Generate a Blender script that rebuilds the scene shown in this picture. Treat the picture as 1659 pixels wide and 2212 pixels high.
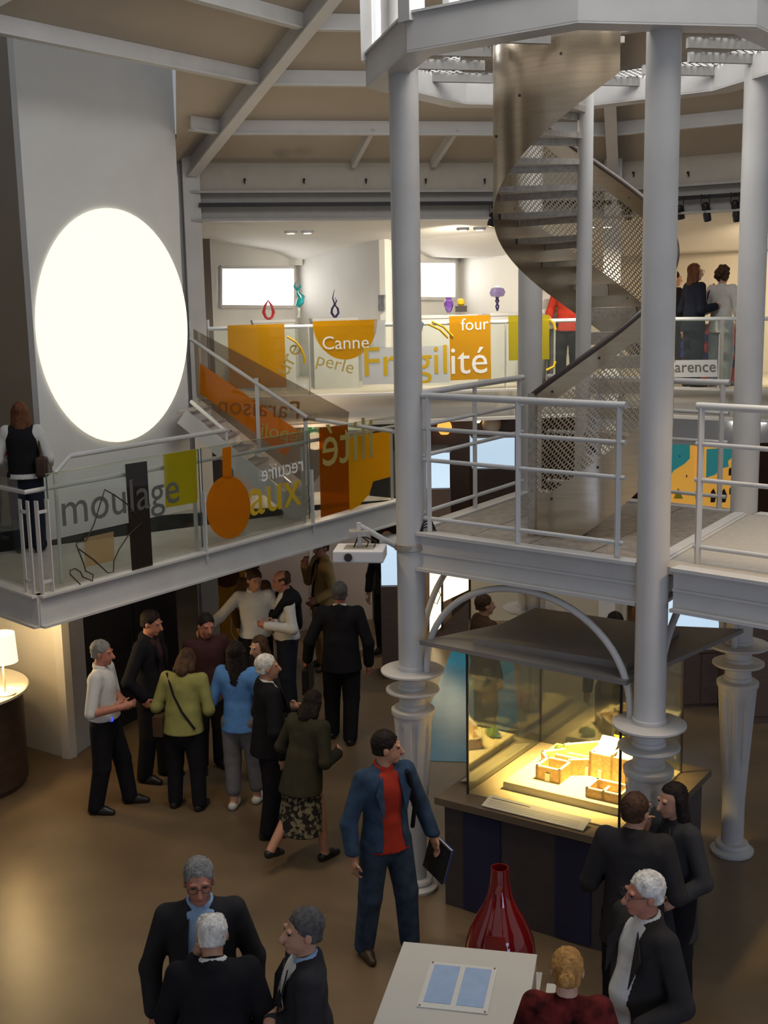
import bpy, bmesh, math, random
import numpy as np
from mathutils import Vector, Matrix
random.seed(7)
for o in list(bpy.data.objects): bpy.data.objects.remove(o)
SC = bpy.context.scene
COL = SC.collection
R_ = math.radians
# ------------------------------------------------------------------ camera
F = 2600.0; PITCH = R_(10.3); ROLL = R_(1.1); EYE = 5.0
FW = np.array([0, math.cos(PITCH), -math.sin(PITCH)]); RT = np.array([1., 0, 0]); UP = np.cross(RT, FW)
cr, sr = math.cos(ROLL), math.sin(ROLL)
cam_d = bpy.data.cameras.new('camera'); cam = bpy.data.objects.new('camera', cam_d); COL.objects.link(cam)
cam_d.sensor_fit = 'VERTICAL'; cam_d.sensor_height = 36.0; cam_d.lens = F * 36.0 / 2212.0
cam_d.clip_start = 0.05; cam_d.clip_end = 200
cx = RT * cr - UP * sr; cy = RT * sr + UP * cr
M = Matrix(((cx[0], cy[0], -FW[0], 0), (cx[1], cy[1], -FW[1], 0), (cx[2], cy[2], -FW[2], EYE), (0, 0, 0, 1)))
cam.matrix_world = M
SC.camera = cam
# ------------------------------------------------------------------ view, world, large lights
vs = SC.view_settings
vs.view_transform = 'Standard'; vs.look = 'None'; vs.gamma = 1.0; vs.use_curve_mapping = False; vs.exposure = 0.0
W = bpy.data.worlds.new('world'); SC.world = W; W.use_nodes = True
bg = W.node_tree.nodes['Background']; bg.inputs[0].default_value = (0.90, 0.94, 1.0, 1); bg.inputs[1].default_value = 0.30

def lamp(kind, name, loc, target, power, color, size=0.1, angle=60, blend=0.5):
    d = bpy.data.lights.new(name, kind); d.energy = power; d.color = color
    if kind == 'AREA': d.size = size
    elif kind == 'SPOT': d.spot_size = R_(angle); d.spot_blend = blend; d.shadow_soft_size = size
    else: d.shadow_soft_size = size
    o = bpy.data.objects.new(name, d); COL.objects.link(o); o.location = loc
    if target is not None:
        v = Vector(target) - Vector(loc); o.rotation_euler = v.to_track_quat('-Z', 'Y').to_euler()
    return o
CTR = np.array([1.64, 9.83])          # centre of the spiral stair tower and of the octagonal hall
# daylight falling through the roof lantern over the tower
lamp('AREA', 'lantern_daylight', (1.64, 8.6, 8.45), (1.2, 9.6, 0), 260, (1.0, 0.97, 0.92), 3.2)
# warm house lamps over the hall floor
lamp('SPOT', 'house_lamp_floor', (-2.2, 8.6, 6.6), (-1.4, 10.0, 0), 250, (1.0, 0.74, 0.42), 0.25, 74, 0.8)
lamp('SPOT', 'house_lamp_right', (3.8, 6.4, 6.2), (2.4, 8.8, 0), 230, (1.0, 0.72, 0.40), 0.25, 72, 0.8)

# warm uplight bounced off the roof lining by the lamps on the eave beams
lamp('AREA', 'eave_uplight', (-0.2, 13.6, 5.6), (-0.4, 14.2, 9.0), 7, (1.0, 0.80, 0.56), 2.5)
# added fill lights, no fixtures: cool on the column feet, warm under the gallery
lamp('AREA', 'cool_side_fill', (3.0, 0.6, 1.5), (2.2, 9.0, 0.6), 60, (0.48, 0.62, 1.0), 2.2)
lamp('POINT', 'under_gallery_fill', (-0.9, 16.2, 3.05), None, 26, (1.0, 0.80, 0.60), 0.12)

# ------------------------------------------------------------------ pixel -> place helpers (photo frame 1659 x 2212)
def ray(px, py):
    x = px - 829.5; y = py - 1106
    xr = x * cr - y * sr; yr = x * sr + y * cr
    return FW + RT * xr / F - UP * yr / F
O_ = np.array([0, 0, EYE])
def Pz(px, py, z): d = ray(px, py); return O_ + d * ((z - EYE) / d[2])
def Py(px, py, Y): d = ray(px, py); return O_ + d * (Y / d[1])
class VP:
    """a vertical plane given by a point and its outward normal angle (towards the hall)"""
    def __init__(s, p, ang):
        s.p = np.array(p[:2], float); s.n = np.array([math.cos(R_(ang)), math.sin(R_(ang))]); s.t = np.array([-s.n[1], s.n[0]])
    def at(s, px, py):
        d = ray(px, py); return O_ + d * ((s.n @ s.p) / (s.n @ d[:2]))
    def shift(s, e):
        q = VP((0, 0), 0); q.n = s.n; q.t = s.t; q.p = s.p + s.n * e; return q
def V2(a, r): return CTR + r * np.array([math.cos(R_(a)), math.sin(R_(a))])

# ------------------------------------------------------------------ materials
MATS = {}
def mat(name, col, rough=0.6, metal=0.0, noise=0.0, nscale=6.0, bump=0.0, bscale=60.0, emit=None, estr=0.0, spec=0.4, coat=0.0, stretch=None):
    if name in MATS: return MATS[name]
    m = bpy.data.materials.new(name); m.use_nodes = True; nt = m.node_tree; b = nt.nodes['Principled BSDF']
    b.inputs['Base Color'].default_value = (*col, 1); b.inputs['Roughness'].default_value = rough; b.inputs['Metallic'].default_value = metal
    b.inputs['Specular IOR Level'].default_value = spec; b.inputs['Coat Weight'].default_value = coat
    tc = nt.nodes.new('ShaderNodeTexCoord'); src = tc.outputs['Object']
    if stretch:
        mp = nt.nodes.new('ShaderNodeMapping'); mp.inputs['Scale'].default_value = stretch; nt.links.new(src, mp.inputs[0]); src = mp.outputs[0]
    if noise > 0:
        n = nt.nodes.new('ShaderNodeTexNoise'); n.inputs['Scale'].default_value = nscale; n.inputs['Detail'].default_value = 5
        nt.links.new(src, n.inputs['Vector'])
        rp = nt.nodes.new('ShaderNodeValToRGB')
        rp.color_ramp.elements[0].position = 0.3; rp.color_ramp.elements[1].position = 0.7
        rp.color_ramp.elements[0].color = (*[max(0, c * (1 - noise)) for c in col], 1); rp.color_ramp.elements[1].color = (*[min(1, c * (1 + noise)) for c in col], 1)
        nt.links.new(n.outputs['Fac'], rp.inputs[0]); nt.links.new(rp.outputs[0], b.inputs['Base Color'])
    if bump > 0:
        n2 = nt.nodes.new('ShaderNodeTexNoise'); n2.inputs['Scale'].default_value = bscale; n2.inputs['Detail'].default_value = 3
        nt.links.new(src, n2.inputs['Vector'])
        bp = nt.nodes.new('ShaderNodeBump'); bp.inputs['Strength'].default_value = bump; bp.inputs['Distance'].default_value = 0.01
        nt.links.new(n2.outputs['Fac'], bp.inputs['Height']); nt.links.new(bp.outputs[0], b.inputs['Normal'])
    if emit:
        b.inputs['Emission Color'].default_value = (*emit, 1); b.inputs['Emission Strength'].default_value = estr
    MATS[name] = m; return m
def film(name, col, dens=0.6, gloss=0.06, tint=None):
    """thin glass or vinyl film: see-through tint, some diffuse body, a little mirror gloss"""
    if name in MATS: return MATS[name]
    m = bpy.data.materials.new(name); m.use_nodes = True; nt = m.node_tree
    for n in list(nt.nodes):
        if n.type != 'OUTPUT_MATERIAL': nt.nodes.remove(n)
    out = [n for n in nt.nodes if n.type == 'OUTPUT_MATERIAL'][0]
    tr = nt.nodes.new('ShaderNodeBsdfTransparent'); tr.inputs[0].default_value = (*(tint or col), 1)
    df = nt.nodes.new('ShaderNodeBsdfDiffuse'); df.inputs[0].default_value = (*col, 1)
    tl = nt.nodes.new('ShaderNodeBsdfTranslucent'); tl.inputs[0].default_value = (*col, 1)
    ad = nt.nodes.new('ShaderNodeMixShader'); ad.inputs[0].default_value = 0.35; nt.links.new(df.outputs[0], ad.inputs[1]); nt.links.new(tl.outputs[0], ad.inputs[2])
    mx = nt.nodes.new('ShaderNodeMixShader'); mx.inputs[0].default_value = dens; nt.links.new(tr.outputs[0], mx.inputs[1]); nt.links.new(ad.outputs[0], mx.inputs[2])
    gl = nt.nodes.new('ShaderNodeBsdfGlossy'); gl.inputs['Roughness'].default_value = 0.03
    fr = nt.nodes.new('ShaderNodeLayerWeight'); fr.inputs[0].default_value = 0.25
    ml = nt.nodes.new('ShaderNodeMath'); ml.operation = 'MULTIPLY_ADD'; ml.inputs[1].default_value = 0.35; ml.inputs[2].default_value = gloss
    nt.links.new(fr.outputs['Fresnel'], ml.inputs[0])
    m2 = nt.nodes.new('ShaderNodeMixShader'); nt.links.new(ml.outputs[0], m2.inputs[0]); nt.links.new(mx.outputs[0], m2.inputs[1]); nt.links.new(gl.outputs[0], m2.inputs[2])
    nt.links.new(m2.outputs[0], out.inputs[0]); MATS[name] = m; return m
def glow(name, col, strength):
    return mat(name, tuple(min(1, c) for c in col), 0.5, emit=col, estr=strength)

PAINT = mat('white_paint', (0.56, 0.545, 0.53), 0.42, noise=0.05, nscale=3, bump=0.04, bscale=90)
PAINT2 = mat('cream_wall_paint', (0.60, 0.57, 0.52), 0.8, noise=0.04, nscale=2, bump=0.05, bscale=120)
WALLW = mat('white_wall_paint', (0.70, 0.69, 0.66), 0.85, noise=0.03, nscale=2)
WALLB = mat('grey_wall_paint', (0.42, 0.42, 0.41), 0.85, noise=0.04, nscale=1.5)
TAUPE = mat('taupe_wall_paint', (0.20, 0.165, 0.14), 0.85, noise=0.06, nscale=1.5)
ROOFM = mat('roof_lining', (0.46, 0.395, 0.315), 0.85, noise=0.05, nscale=1.2, bump=0.03, bscale=30)
STEEL = mat('brushed_steel', (0.47, 0.385, 0.28), 0.26, metal=1.0, noise=0.08, nscale=4, bump=0.03, bscale=40, stretch=(1, 1, 12))
GALV = mat('galvanised_steel', (0.46, 0.42, 0.37), 0.5, metal=0.7, noise=0.2, nscale=30, bump=0.08, bscale=90)
DARKM = mat('dark_metal', (0.045, 0.04, 0.04), 0.45, metal=0.5, noise=0.1, nscale=20)
BLACK = mat('black_paint', (0.012, 0.011, 0.011), 0.5, noise=0.1, nscale=20)
RUBBER = mat('handrail_rubber', (0.06, 0.045, 0.04), 0.45, noise=0.1, nscale=20)
GLASS = film('clear_glass', (0.80, 0.88, 0.82), 0.015, 0.03, (0.95, 0.97, 0.94))
GLASSE = film('glass_edge', (0.10, 0.16, 0.15), 0.75, 0.1)
BROWN = mat('brown_cabinet', (0.11, 0.07, 0.055), 0.55, noise=0.12, nscale=5, stretch=(1, 1, 6))
CASED = mat('case_dark_laminate', (0.060, 0.048, 0.050), 0.5, noise=0.1, nscale=6)
CASET = mat('case_top_laminate', (0.135, 0.10, 0.07), 0.45, noise=0.1, nscale=8)

# ------------------------------------------------------------------ mesh helpers
class MB:
    def __init__(s): s.v = []; s.f = []
    def add(s, vs, fs):
        o = len(s.v); s.v += [tuple(map(float, p)) for p in vs]; s.f += [tuple(i + o for i in f) for f in fs]; return s
    def box(s, c, size, rz=0.0):
        c_, s_ = math.cos(rz), math.sin(rz); hx, hy, hz = [q / 2 for q in size]; vs = []
        for z in (-hz, hz):
            for x, y in ((-hx, -hy), (hx, -hy), (hx, hy), (-hx, hy)):
                vs.append((c[0] + x * c_ - y * s_, c[1] + x * s_ + y * c_, c[2] + z))
        return s.add(vs, [(3, 2, 1, 0), (4, 5, 6, 7), (0, 1, 5, 4), (1, 2, 6, 5), (2, 3, 7, 6), (3, 0, 4, 7)])
    def beam(s, p0, p1, w, h, up=(0, 0, 1)):
        p0 = Vector(p0); p1 = Vector(p1); d = (p1 - p0).normalized(); u = Vector(up)
        sd = d.cross(u)
        if sd.length < 1e-5: sd = d.cross(Vector((1, 0, 0)))
        sd.normalize(); u = sd.cross(d).normalized(); vs = []
        for p in (p0, p1):
            for a, b in ((-1, -1), (1, -1), (1, 1), (-1, 1)): vs.append(p + sd * (a * w / 2) + u * (b * h / 2))
        return s.add(vs, [(0, 1, 2, 3), (7, 6, 5, 4), (0, 4, 5, 1), (1, 5, 6, 2), (2, 6, 7, 3), (3, 7, 4, 0)])
    def tube(s, pts, r, n=10, cap=True):
        pts = [Vector(p) for p in pts]; k = len(pts); rr = r if isinstance(r, (list, tuple)) else [r] * k; rings = []
        t0 = (pts[1] - pts[0]).normalized(); ref = Vector((0, 0, 1)) if abs(t0.z) < 0.9 else Vector((1, 0, 0)); sd = t0.cross(ref).normalized(); vs = []
        for i in range(k):
            t = (pts[min(i + 1, k - 1)] - pts[max(i - 1, 0)]).normalized()
            sd = (sd - t * sd.dot(t)).normalized(); u = t.cross(sd)
            for j in range(n):
                a = 2 * math.pi * j / n; vs.append(pts[i] + (sd * math.cos(a) + u * math.sin(a)) * rr[i])
        fs = [(i * n + j, i * n + (j + 1) % n, (i + 1) * n + (j + 1) % n, (i + 1) * n + j) for i in range(k - 1) for j in range(n)]
        if cap: fs += [tuple(range(n))[::-1], tuple((k - 1) * n + j for j in range(n))]
        return s.add(vs, fs)
    def lathe(s, prof, c=(0, 0, 0), n=32, capb=True, capt=True):
        vs = []; k = len(prof)
        for r, z in prof:
            for j in range(n):
                a = 2 * math.pi * j / n; vs.append((c[0] + r * math.cos(a), c[1] + r * math.sin(a), c[2] + z))
        fs = [(i * n + j, i * n + (j + 1) % n, (i + 1) * n + (j + 1) % n, (i + 1) * n + j) for i in range(k - 1) for j in range(n)]
        if capb: fs.append(tuple(range(n))[::-1])
        if capt: fs.append(tuple((k - 1) * n + j for j in range(n)))
        return s.add(vs, fs)
    def prism(s, poly, z0, z1):
        n = len(poly)
        vs = [(p[0], p[1], z0) for p in poly] + [(p[0], p[1], z1) for p in poly]
        return s.add(vs, [tuple(range(n))[::-1], tuple(range(n, 2 * n))] + [(i, (i + 1) % n, n + (i + 1) % n, n + i) for i in range(n)])
    def slab(s, pts, off):
        """flat polygon of 3-D points given a thickness along vector off"""
        n = len(pts); vs = [tuple(p) for p in pts] + [tuple(np.array(p) + np.array(off)) for p in pts]
        return s.add(vs, [tuple(range(n))[::-1], tuple(range(n, 2 * n))] + [(i, (i + 1) % n, n + (i + 1) % n, n + i) for i in range(n)])
    def mesh(s, name):
        me = bpy.data.meshes.new(name); me.from_pydata(s.v, [], s.f); me.update(); return me
    def build(s, name, m, parent=None, smooth=False, fix=True, local=None):
        if local is not None: s.v = [(x - local[0], y - local[1], z - local[2]) for x, y, z in s.v]
        me = s.mesh(name)
        if fix:
            bm = bmesh.new(); bm.from_mesh(me); bmesh.ops.recalc_face_normals(bm, faces=bm.faces); bm.to_mesh(me); bm.free()
        me.materials.append(m)
        if smooth:
            me.polygons.foreach_set('use_smooth', [True] * len(me.polygons))
            try: me.set_sharp_from_angle(angle=R_(38))
            except Exception: pass
        o = bpy.data.objects.new(name, me); COL.objects.link(o)
        if parent is not None: o.parent = parent
        elif local is not None: o.location = local
        return o
def tag(o, label=None, cat=None, group=None, kind=None):
    if label: o['label'] = label
    if cat: o['category'] = cat
    if group: o['group'] = group
    if kind: o['kind'] = kind
    return o
def thing(name, label, cat, loc=(0, 0, 0), rz=0.0, group=None):
    o = bpy.data.objects.new(name, None); COL.objects.link(o); o.location = loc; o.rotation_euler = (0, 0, rz); o.empty_display_size = 0.1
    return tag(o, label, cat, group)
def struct(o, label=None): return tag(o, label, None, None, 'structure')
def bevel(o, w=0.006, seg=2):
    b = o.modifiers.new('bevel', 'BEVEL'); b.width = w; b.segments = seg; b.limit_method = 'ANGLE'; return o
def text_mesh(body, depth=0.004, bold=0.0):
    cu = bpy.data.curves.new('lettering', 'FONT'); cu.body = body; cu.size = 1.0; cu.extrude = depth / 2; cu.offset = bold; cu.resolution_u = 3
    ob = bpy.data.objects.new('lettering', cu); COL.objects.link(ob)
    dg = bpy.context.evaluated_depsgraph_get(); dg.update(); me = bpy.data.meshes.new_from_object(ob.evaluated_get(dg))
    bpy.data.objects.remove(ob); bpy.data.curves.remove(cu); return me
def text_between(name, body, a, b, m, parent, mirror=False, hscale=None, bold=0.0, up=(0, 0, 1), thick=0.003):
    """lettering whose baseline runs from point a to point b"""
    me = text_mesh(body, 0.2, bold); n = len(me.vertices); co = np.empty(n * 3); me.vertices.foreach_get('co', co); co = co.reshape(-1, 3)
    x0, x1 = co[:, 0].min(), co[:, 0].max(); a = np.array(a, float); b = np.array(b, float); L = np.linalg.norm(b - a); ex = (b - a) / L
    u = np.array(up, float); u = u - ex * (u @ ex); u /= np.linalg.norm(u); nrm = np.cross(ex, u); sc = L / (x1 - x0); hs = sc if hscale is None else hscale
    xs = (co[:, 0] - x0) * sc
    if mirror: xs = L - xs
    P = a + np.outer(xs, ex) + np.outer(co[:, 1] * hs, u) + np.outer(co[:, 2] / 0.2 * thick, nrm)
    me.vertices.foreach_set('co', P.ravel()); me.update(); me.name = name; me.materials.clear(); me.materials.append(m)
    o = bpy.data.objects.new(name, me); COL.objects.link(o); o.parent = parent; return o
def copy_tree(root, parent=None, loc=None, rz=None, label=None):
    c = root.copy(); COL.objects.link(c)
    if parent is not None: c.parent = parent
    if loc is not None: c.location = loc
    if rz is not None: c.rotation_euler = (0, 0, rz)
    if label: c['label'] = label
    for ch in list(root.children): copy_tree(ch, c)
    return c
# ================================================================== SETTING
A0 = 32.6                                    # angles of the octagon's corner posts: A0 + 45 k
PR = 7.7; AP = PR * math.cos(R_(22.5))
NF, NL, NR = 100.1, 145.1, 55.1              # facet normals: far, left, right
def facet(ang, ap): n = np.array([math.cos(R_(ang)), math.sin(R_(ang))]); return VP(CTR + n * ap, ang)
def fpt(ang, ap, t): f = facet(ang, ap); return f.p + f.t * t       # t runs anticlockwise (to the left on the far facet)
def v3(p, z): return (float(p[0]), float(p[1]), float(z))
def wall(name, a, b, z0, z1, th, m, parent=None, st=True):
    a = np.array(a[:2]); b = np.array(b[:2]); d = (b - a) / np.linalg.norm(b - a); n = np.array([-d[1], d[0]]) * th
    o = MB().prism([a, b, b + n, a + n], z0, z1).build(name, m, parent)
    return struct(o) if st and parent is None else o

# floor: brown polished concrete
fm = mat('polished_brown_concrete', (0.150, 0.105, 0.062), 0.34, noise=0.16, nscale=1.6, bump=0.03, bscale=25, spec=0.45)
floor = struct(MB().prism([(-16, -3), (18, -3), (18, 27), (-16, 27)], -0.12, 0).build('floor', fm))
# blue printed floor path behind the tower
blue = mat('blue_floor_vinyl', (0.030, 0.22, 0.36), 0.25, noise=0.12, nscale=3)
bp_ = [Pz(*q, 0.003) for q in ((870, 1650), (925, 1612), (1010, 1612), (1010, 1400), (985, 1405), (900, 1500))]
bp_ = [(0.10, 12.4), (0.9, 12.3), (1.9, 14.2), (2.0, 16.8), (0.95, 16.6), (0.55, 14.3)]
o = MB().prism(bp_, 0.0, 0.004).build('floor_path', blue); tag(o, 'bright blue path printed on the floor behind the left tower column', 'floor path')

# roof: facets of the octagonal pyramid with rafters and purlins
def roof_z(r): return 6.72 + 0.38 * (PR - r)
ceiling = struct(bpy.data.objects.new('ceiling', None)); COL.objects.link(ceiling)
corner = [A0 - 45 + 45 * k for k in range(6)]            # -12.4 .. 212.6
for i in range(5):
    a, b = corner[i], corner[i + 1]
    lo0, lo1, hi0, hi1 = V2(a, 8.0), V2(b, 8.0), V2(a, 2.5), V2(b, 2.5)
    if i == 3:                                            # left facet: a roof light stays open above the disc panel
        RS = 5.6; m0, m1 = V2(a, RS), V2(b, RS); u1 = 0.145
        MB().slab([v3(m0, roof_z(RS)), v3(m1, roof_z(RS)), v3(hi1, roof_z(2.5)), v3(hi0, roof_z(2.5))], (0, 0, 0.06)).build('roof_panel', ROOFM, ceiling)
        rzl = lambda ap: 6.72 + 0.38 / math.cos(R_(22.5)) * (AP - ap); cB, cC = facet(NL, 6.62).at(374, 150)[:2], facet(NL, RS * math.cos(R_(22.5))).at(381, 140)[:2]
        MB().slab([v3(lo0, roof_z(8.0)), v3(lo0 + (lo1 - lo0) * 0.34, roof_z(8.0)), v3(cB + (lo1 - lo0) * 0.06, rzl(6.64)), v3(cB, rzl(6.62)), v3(cC, roof_z(RS)), v3(m0, roof_z(RS))], (0, 0, 0.06)).build('roof_panel', ROOFM, ceiling)
    else: MB().slab([v3(lo0, roof_z(8.0)), v3(lo1, roof_z(8.0)), v3(hi1, roof_z(2.5)), v3(hi0, roof_z(2.5))], (0, 0, 0.06)).build('roof_panel', ROOFM, ceiling)
    for r in (3.35, 4.45, 5.52, 6.62):
        p, q = V2(a, r), V2(b, r)
        if i == 3 and r > 6: q = p + (q - p) * 0.10
        mb = MB().beam(v3(p, roof_z(r) - 0.08), v3(q, roof_z(r) - 0.08), 0.02, 0.16)
        mb.beam(v3(p, roof_z(r) - 0.165), v3(q, roof_z(r) - 0.165), 0.11, 0.018); mb.build('purlin', PAINT, ceiling)
for a in corner[:5]:
    p, q = V2(a, 7.5), V2(a, 2.6)
    mb = MB().beam(v3(p, roof_z(7.5) - 0.13), v3(q, roof_z(2.6) - 0.13), 0.03, 0.24); mb.beam(v3(p, roof_z(7.5) - 0.25), v3(q, roof_z(2.6) - 0.25), 0.15, 0.02); mb.build('rafter', PAINT, ceiling)
fp = facet(NF, 6.4)
for px in (786, 965):                                     # short struts under the far roof facet
    tq = [fp.at(px - 8, 335), fp.at(px + 12, 272)]; t0 = (tq[0][:2] - fp.p) @ fp.t; t1 = (tq[1][:2] - fp.p) @ fp.t
    a_, b_ = fpt(NF, 7.0, t0), fpt(NF, 6.12, t1)
    rz = lambda ap: 6.72 + 0.38 / math.cos(R_(22.5)) * (AP - ap)
    MB().beam(v3(a_, rz(7.0) - 0.06), v3(b_, rz(6.12) - 0.06), 0.06, 0.12).build('strut', PAINT, ceiling)
# lantern glazing above the tower, daylight behind it
sky_pane = glow('lantern_pane', (0.86, 0.93, 1.0), 3.0)
lan = struct(bpy.data.objects.new('window_1', None)); COL.objects.link(lan)
for i in range(8):
    a, b = A0 + 45 * i, A0 + 45 * (i + 1)
    p, q = V2(a, 2.5), V2(b, 2.5)
    if i in (4, 5): continue
    MB().slab([v3(p, 8.70), v3(q, 8.70), v3(q * 0.25 + CTR * 0.75, 9.4), v3(p * 0.25 + CTR * 0.75, 9.4)], (0, 0, 0.02)).build('pane', sky_pane, lan)
    MB().beam(v3(p, 8.70), v3(p * 0.25 + CTR * 0.75, 9.4), 0.06, 0.08).build('glazing_bar', PAINT, lan)

# corner posts of the hall
for a, lab in ((A0 + 90, 'square white steel post beside the glowing disc panel, carrying a roof rafter'), (A0 + 45, 'square white steel post seen behind the spiral stair, carrying a roof rafter')):
    p = V2(a, 7.62); t = thing('hall_post', lab, 'post', v3(p, 0), R_(a - 90))
    top = 6.78
    MB().box((0, -0.07, top / 2), (0.24, 0.02, top)).build('flange', PAINT, t); MB().box((0, 0.07, top / 2), (0.24, 0.02, top)).build('flange', PAINT, t)
    MB().box((0, 0, top / 2), (0.02, 0.14, top)).build('web', PAINT, t)
    MB().box((0, 0, top + 0.01), (0.29, 0.24, 0.025)).build('cap_plate', PAINT, t)

# eave frieze, eave beam, gallery slab and its ceiling on the far and right facets
gz = 3.62
slabm = mat('gallery_slab_paint', (0.56, 0.52, 0.46), 0.7, noise=0.04, nscale=3)
gfloor = struct(MB().prism([V2(A0 + 90, 7.75), V2(A0 + 45, 7.75), V2(A0, 7.75), V2(A0, 15), V2(A0 + 45, 15), V2(A0 + 90, 15)], 3.24, gz).build('floor_gallery', slabm))
for k, (a0, a1) in enumerate(((A0 + 90, A0 + 45), (A0 + 45, A0))):
    nm = 'wall_far' if k == 0 else 'wall_right'
    wroot = struct(bpy.data.objects.new(nm, None)); COL.objects.link(wroot)
    def seg(ap_r, z0, z1, th, m, name):
        p, q = V2(a0, ap_r), V2(a1, ap_r); wall(name, q, p, z0, z1, th, m, wroot)
    seg(7.75, 6.36, 6.74, 0.06, mat('frieze_tan', (0.47, 0.43, 0.37), 0.8, noise=0.04), 'frieze')
    bpt = mat('beam_grey_paint', (0.40, 0.38, 0.36), 0.5, noise=0.05); seg(7.70, 6.33, 6.36, 0.16, bpt, 'beam_flange'); seg(7.76, 6.0, 6.34, 0.03, bpt, 'beam_web'); seg(7.70, 5.97, 6.0, 0.16, bpt, 'beam_flange')
    seg(7.66, 6.17, 6.19, 0.10, PAINT, 'ledge')
    seg(7.62, 3.22, 3.26, 0.12, PAINT, 'slab_flange'); seg(7.62, gz, gz + 0.03, 0.12, PAINT, 'slab_flange')
# gallery ceiling slopes down to the outside
gc = MB().slab([v3(V2(A0 + 90, 7.8), 5.99), v3(V2(A0 + 45, 7.8), 5.99), v3(V2(A0, 7.8), 5.99), v3(V2(A0, 14.2), 5.52), v3(V2(A0 + 45, 14.2), 5.52), v3(V2(A0 + 90, 14.2), 5.52)], (0, 0, 0.05))
struct(gc.build('ceiling_gallery', WALLW))
# folded outer wall of the far gallery
f1, f2 = facet(NF, AP + 2.2), facet(NF, AP + 4.3)
fold = [f1.at(380, 600), f1.at(455, 600), f2.at(641, 600), f1.at(832, 600), f2.at(993, 600), f1.at(1135, 600), f2.at(1330, 600)]
gw = struct(bpy.data.objects.new('wall_gallery', None)); COL.objects.link(gw)
for i in range(len(fold) - 1):
    wall('wall_panel', fold[i + 1], fold[i], gz, 5.95, -0.1, WALLW, gw)
fR = facet(NR, AP + 2.6); ra, rb = fR.at(1330, 600), fR.at(2300, 600)
wall('wall_panel', rb, fold[-1], gz, 5.95, -0.1, mat('warm_white_wall', (0.72, 0.67, 0.58), 0.85, noise=0.02, nscale=2), gw)
# bright windows in the folded wall, blown out by daylight
day = glow('daylight_pane', (1.0, 0.98, 0.96), 2.6)
class Seg(VP):
    def __init__(s, a, b):
        s.p = np.array(a[:2], float); d = np.array(b[:2]) - s.p; d /= np.linalg.norm(d); s.t = d; s.n = np.array([d[1], -d[0]])
for k, (ia, px0, px1, y0, y1) in enumerate(((1, 473, 632, 577, 663), (3, 880, 980, 565, 645))):
    sg = Seg(fold[ia], fold[ia + 1]).shift(0.02); wn = struct(bpy.data.objects.new('window_%d' % (k + 2), None)); COL.objects.link(wn)
    c4 = [sg.at(px0, y1 - 1), sg.at(px1, y1), sg.at(px1, y0), sg.at(px0, y0)]
    n3 = np.array([sg.n[0], sg.n[1], 0])
    MB().slab(c4, n3 * 0.01).build('pane', day, wn)
    for i in range(4): MB().beam(c4[i] + n3 * 0.02, c4[(i + 1) % 4] + n3 * 0.02, 0.05, 0.05).build('frame', PAINT, wn)
# lit bracket at the fold above the first window, and the dark door reveal at the gallery's left end
q = f2.at(641, 562); MB().box((q[0], q[1] - 0.12, q[2]), (0.22, 0.2, 0.18)).build('bracket', WALLW, gw)
wall('door_reveal', f1.at(455, 600), f1.at(430, 600), gz, 5.9, 0.25, TAUPE, gw)
# far left upper wall and far ground floor walls
struct(MB().prism([v for v in (fpt(NL, 8.6, -1.5), fpt(NL, 8.6, 9), fpt(NL, 8.8, 9), fpt(NL, 8.8, -1.5))], 0, 8.4).build('wall_left', mat('dim_brown_wall', (0.27, 0.235, 0.20), 0.85, noise=0.05, nscale=1.5)))
gwall = mat('ground_brown_wall', (0.10, 0.058, 0.045), 0.8, noise=0.1, nscale=2)
wall('wall_ground', fpt(NF, 12.2, -9), fpt(NF, 12.2, 8), 0, 3.24, -0.15, gwall)
wall('wall_ground_right', fpt(NR, 13.2, -9), fpt(NR, 13.2, 9), 0, 3.24, -0.15, gwall)
# white wall behind the group of men, under the gallery
pinkw = mat('pinkish_white_wall', (0.47, 0.40, 0.37), 0.85, noise=0.03, nscale=2)
a_, b_ = Pz(520, 1385, 0), Pz(805, 1337, 0); wall('wall_white', a_, b_, 0, 3.24, 0.12, pinkw)
q = Seg(a_, b_).shift(0.012)
e0, e1 = q.at(672, 1180), q.at(672, 1300); MB().box(((e0[0] + e1[0]) / 2, (e0[1] + e1[1]) / 2, 1.4), (0.05, 0.04, 2.3), math.atan2(q.t[1], q.t[0])).build('wall_strip', PAINT, bpy.data.objects['wall_white'])
# free-standing beige partition seen under the arch
beige = mat('beige_partition', (0.50, 0.455, 0.37), 0.85, noise=0.04, nscale=2)
a_, b_, c_ = Pz(1018, 1342, 0), Pz(1200, 1338, 0), Pz(1352, 1352, 0)
c_ = b_ + (c_ - b_) * np.array([1, 1, 0]); pt = struct(bpy.data.objects.new('wall_partition', None)); COL.objects.link(pt)
wall('partition_panel', a_, b_, 0, 1.7, 0.1, beige, pt); wall('partition_panel', b_, c_, 0, 1.7, 0.1, beige, pt)
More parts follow.
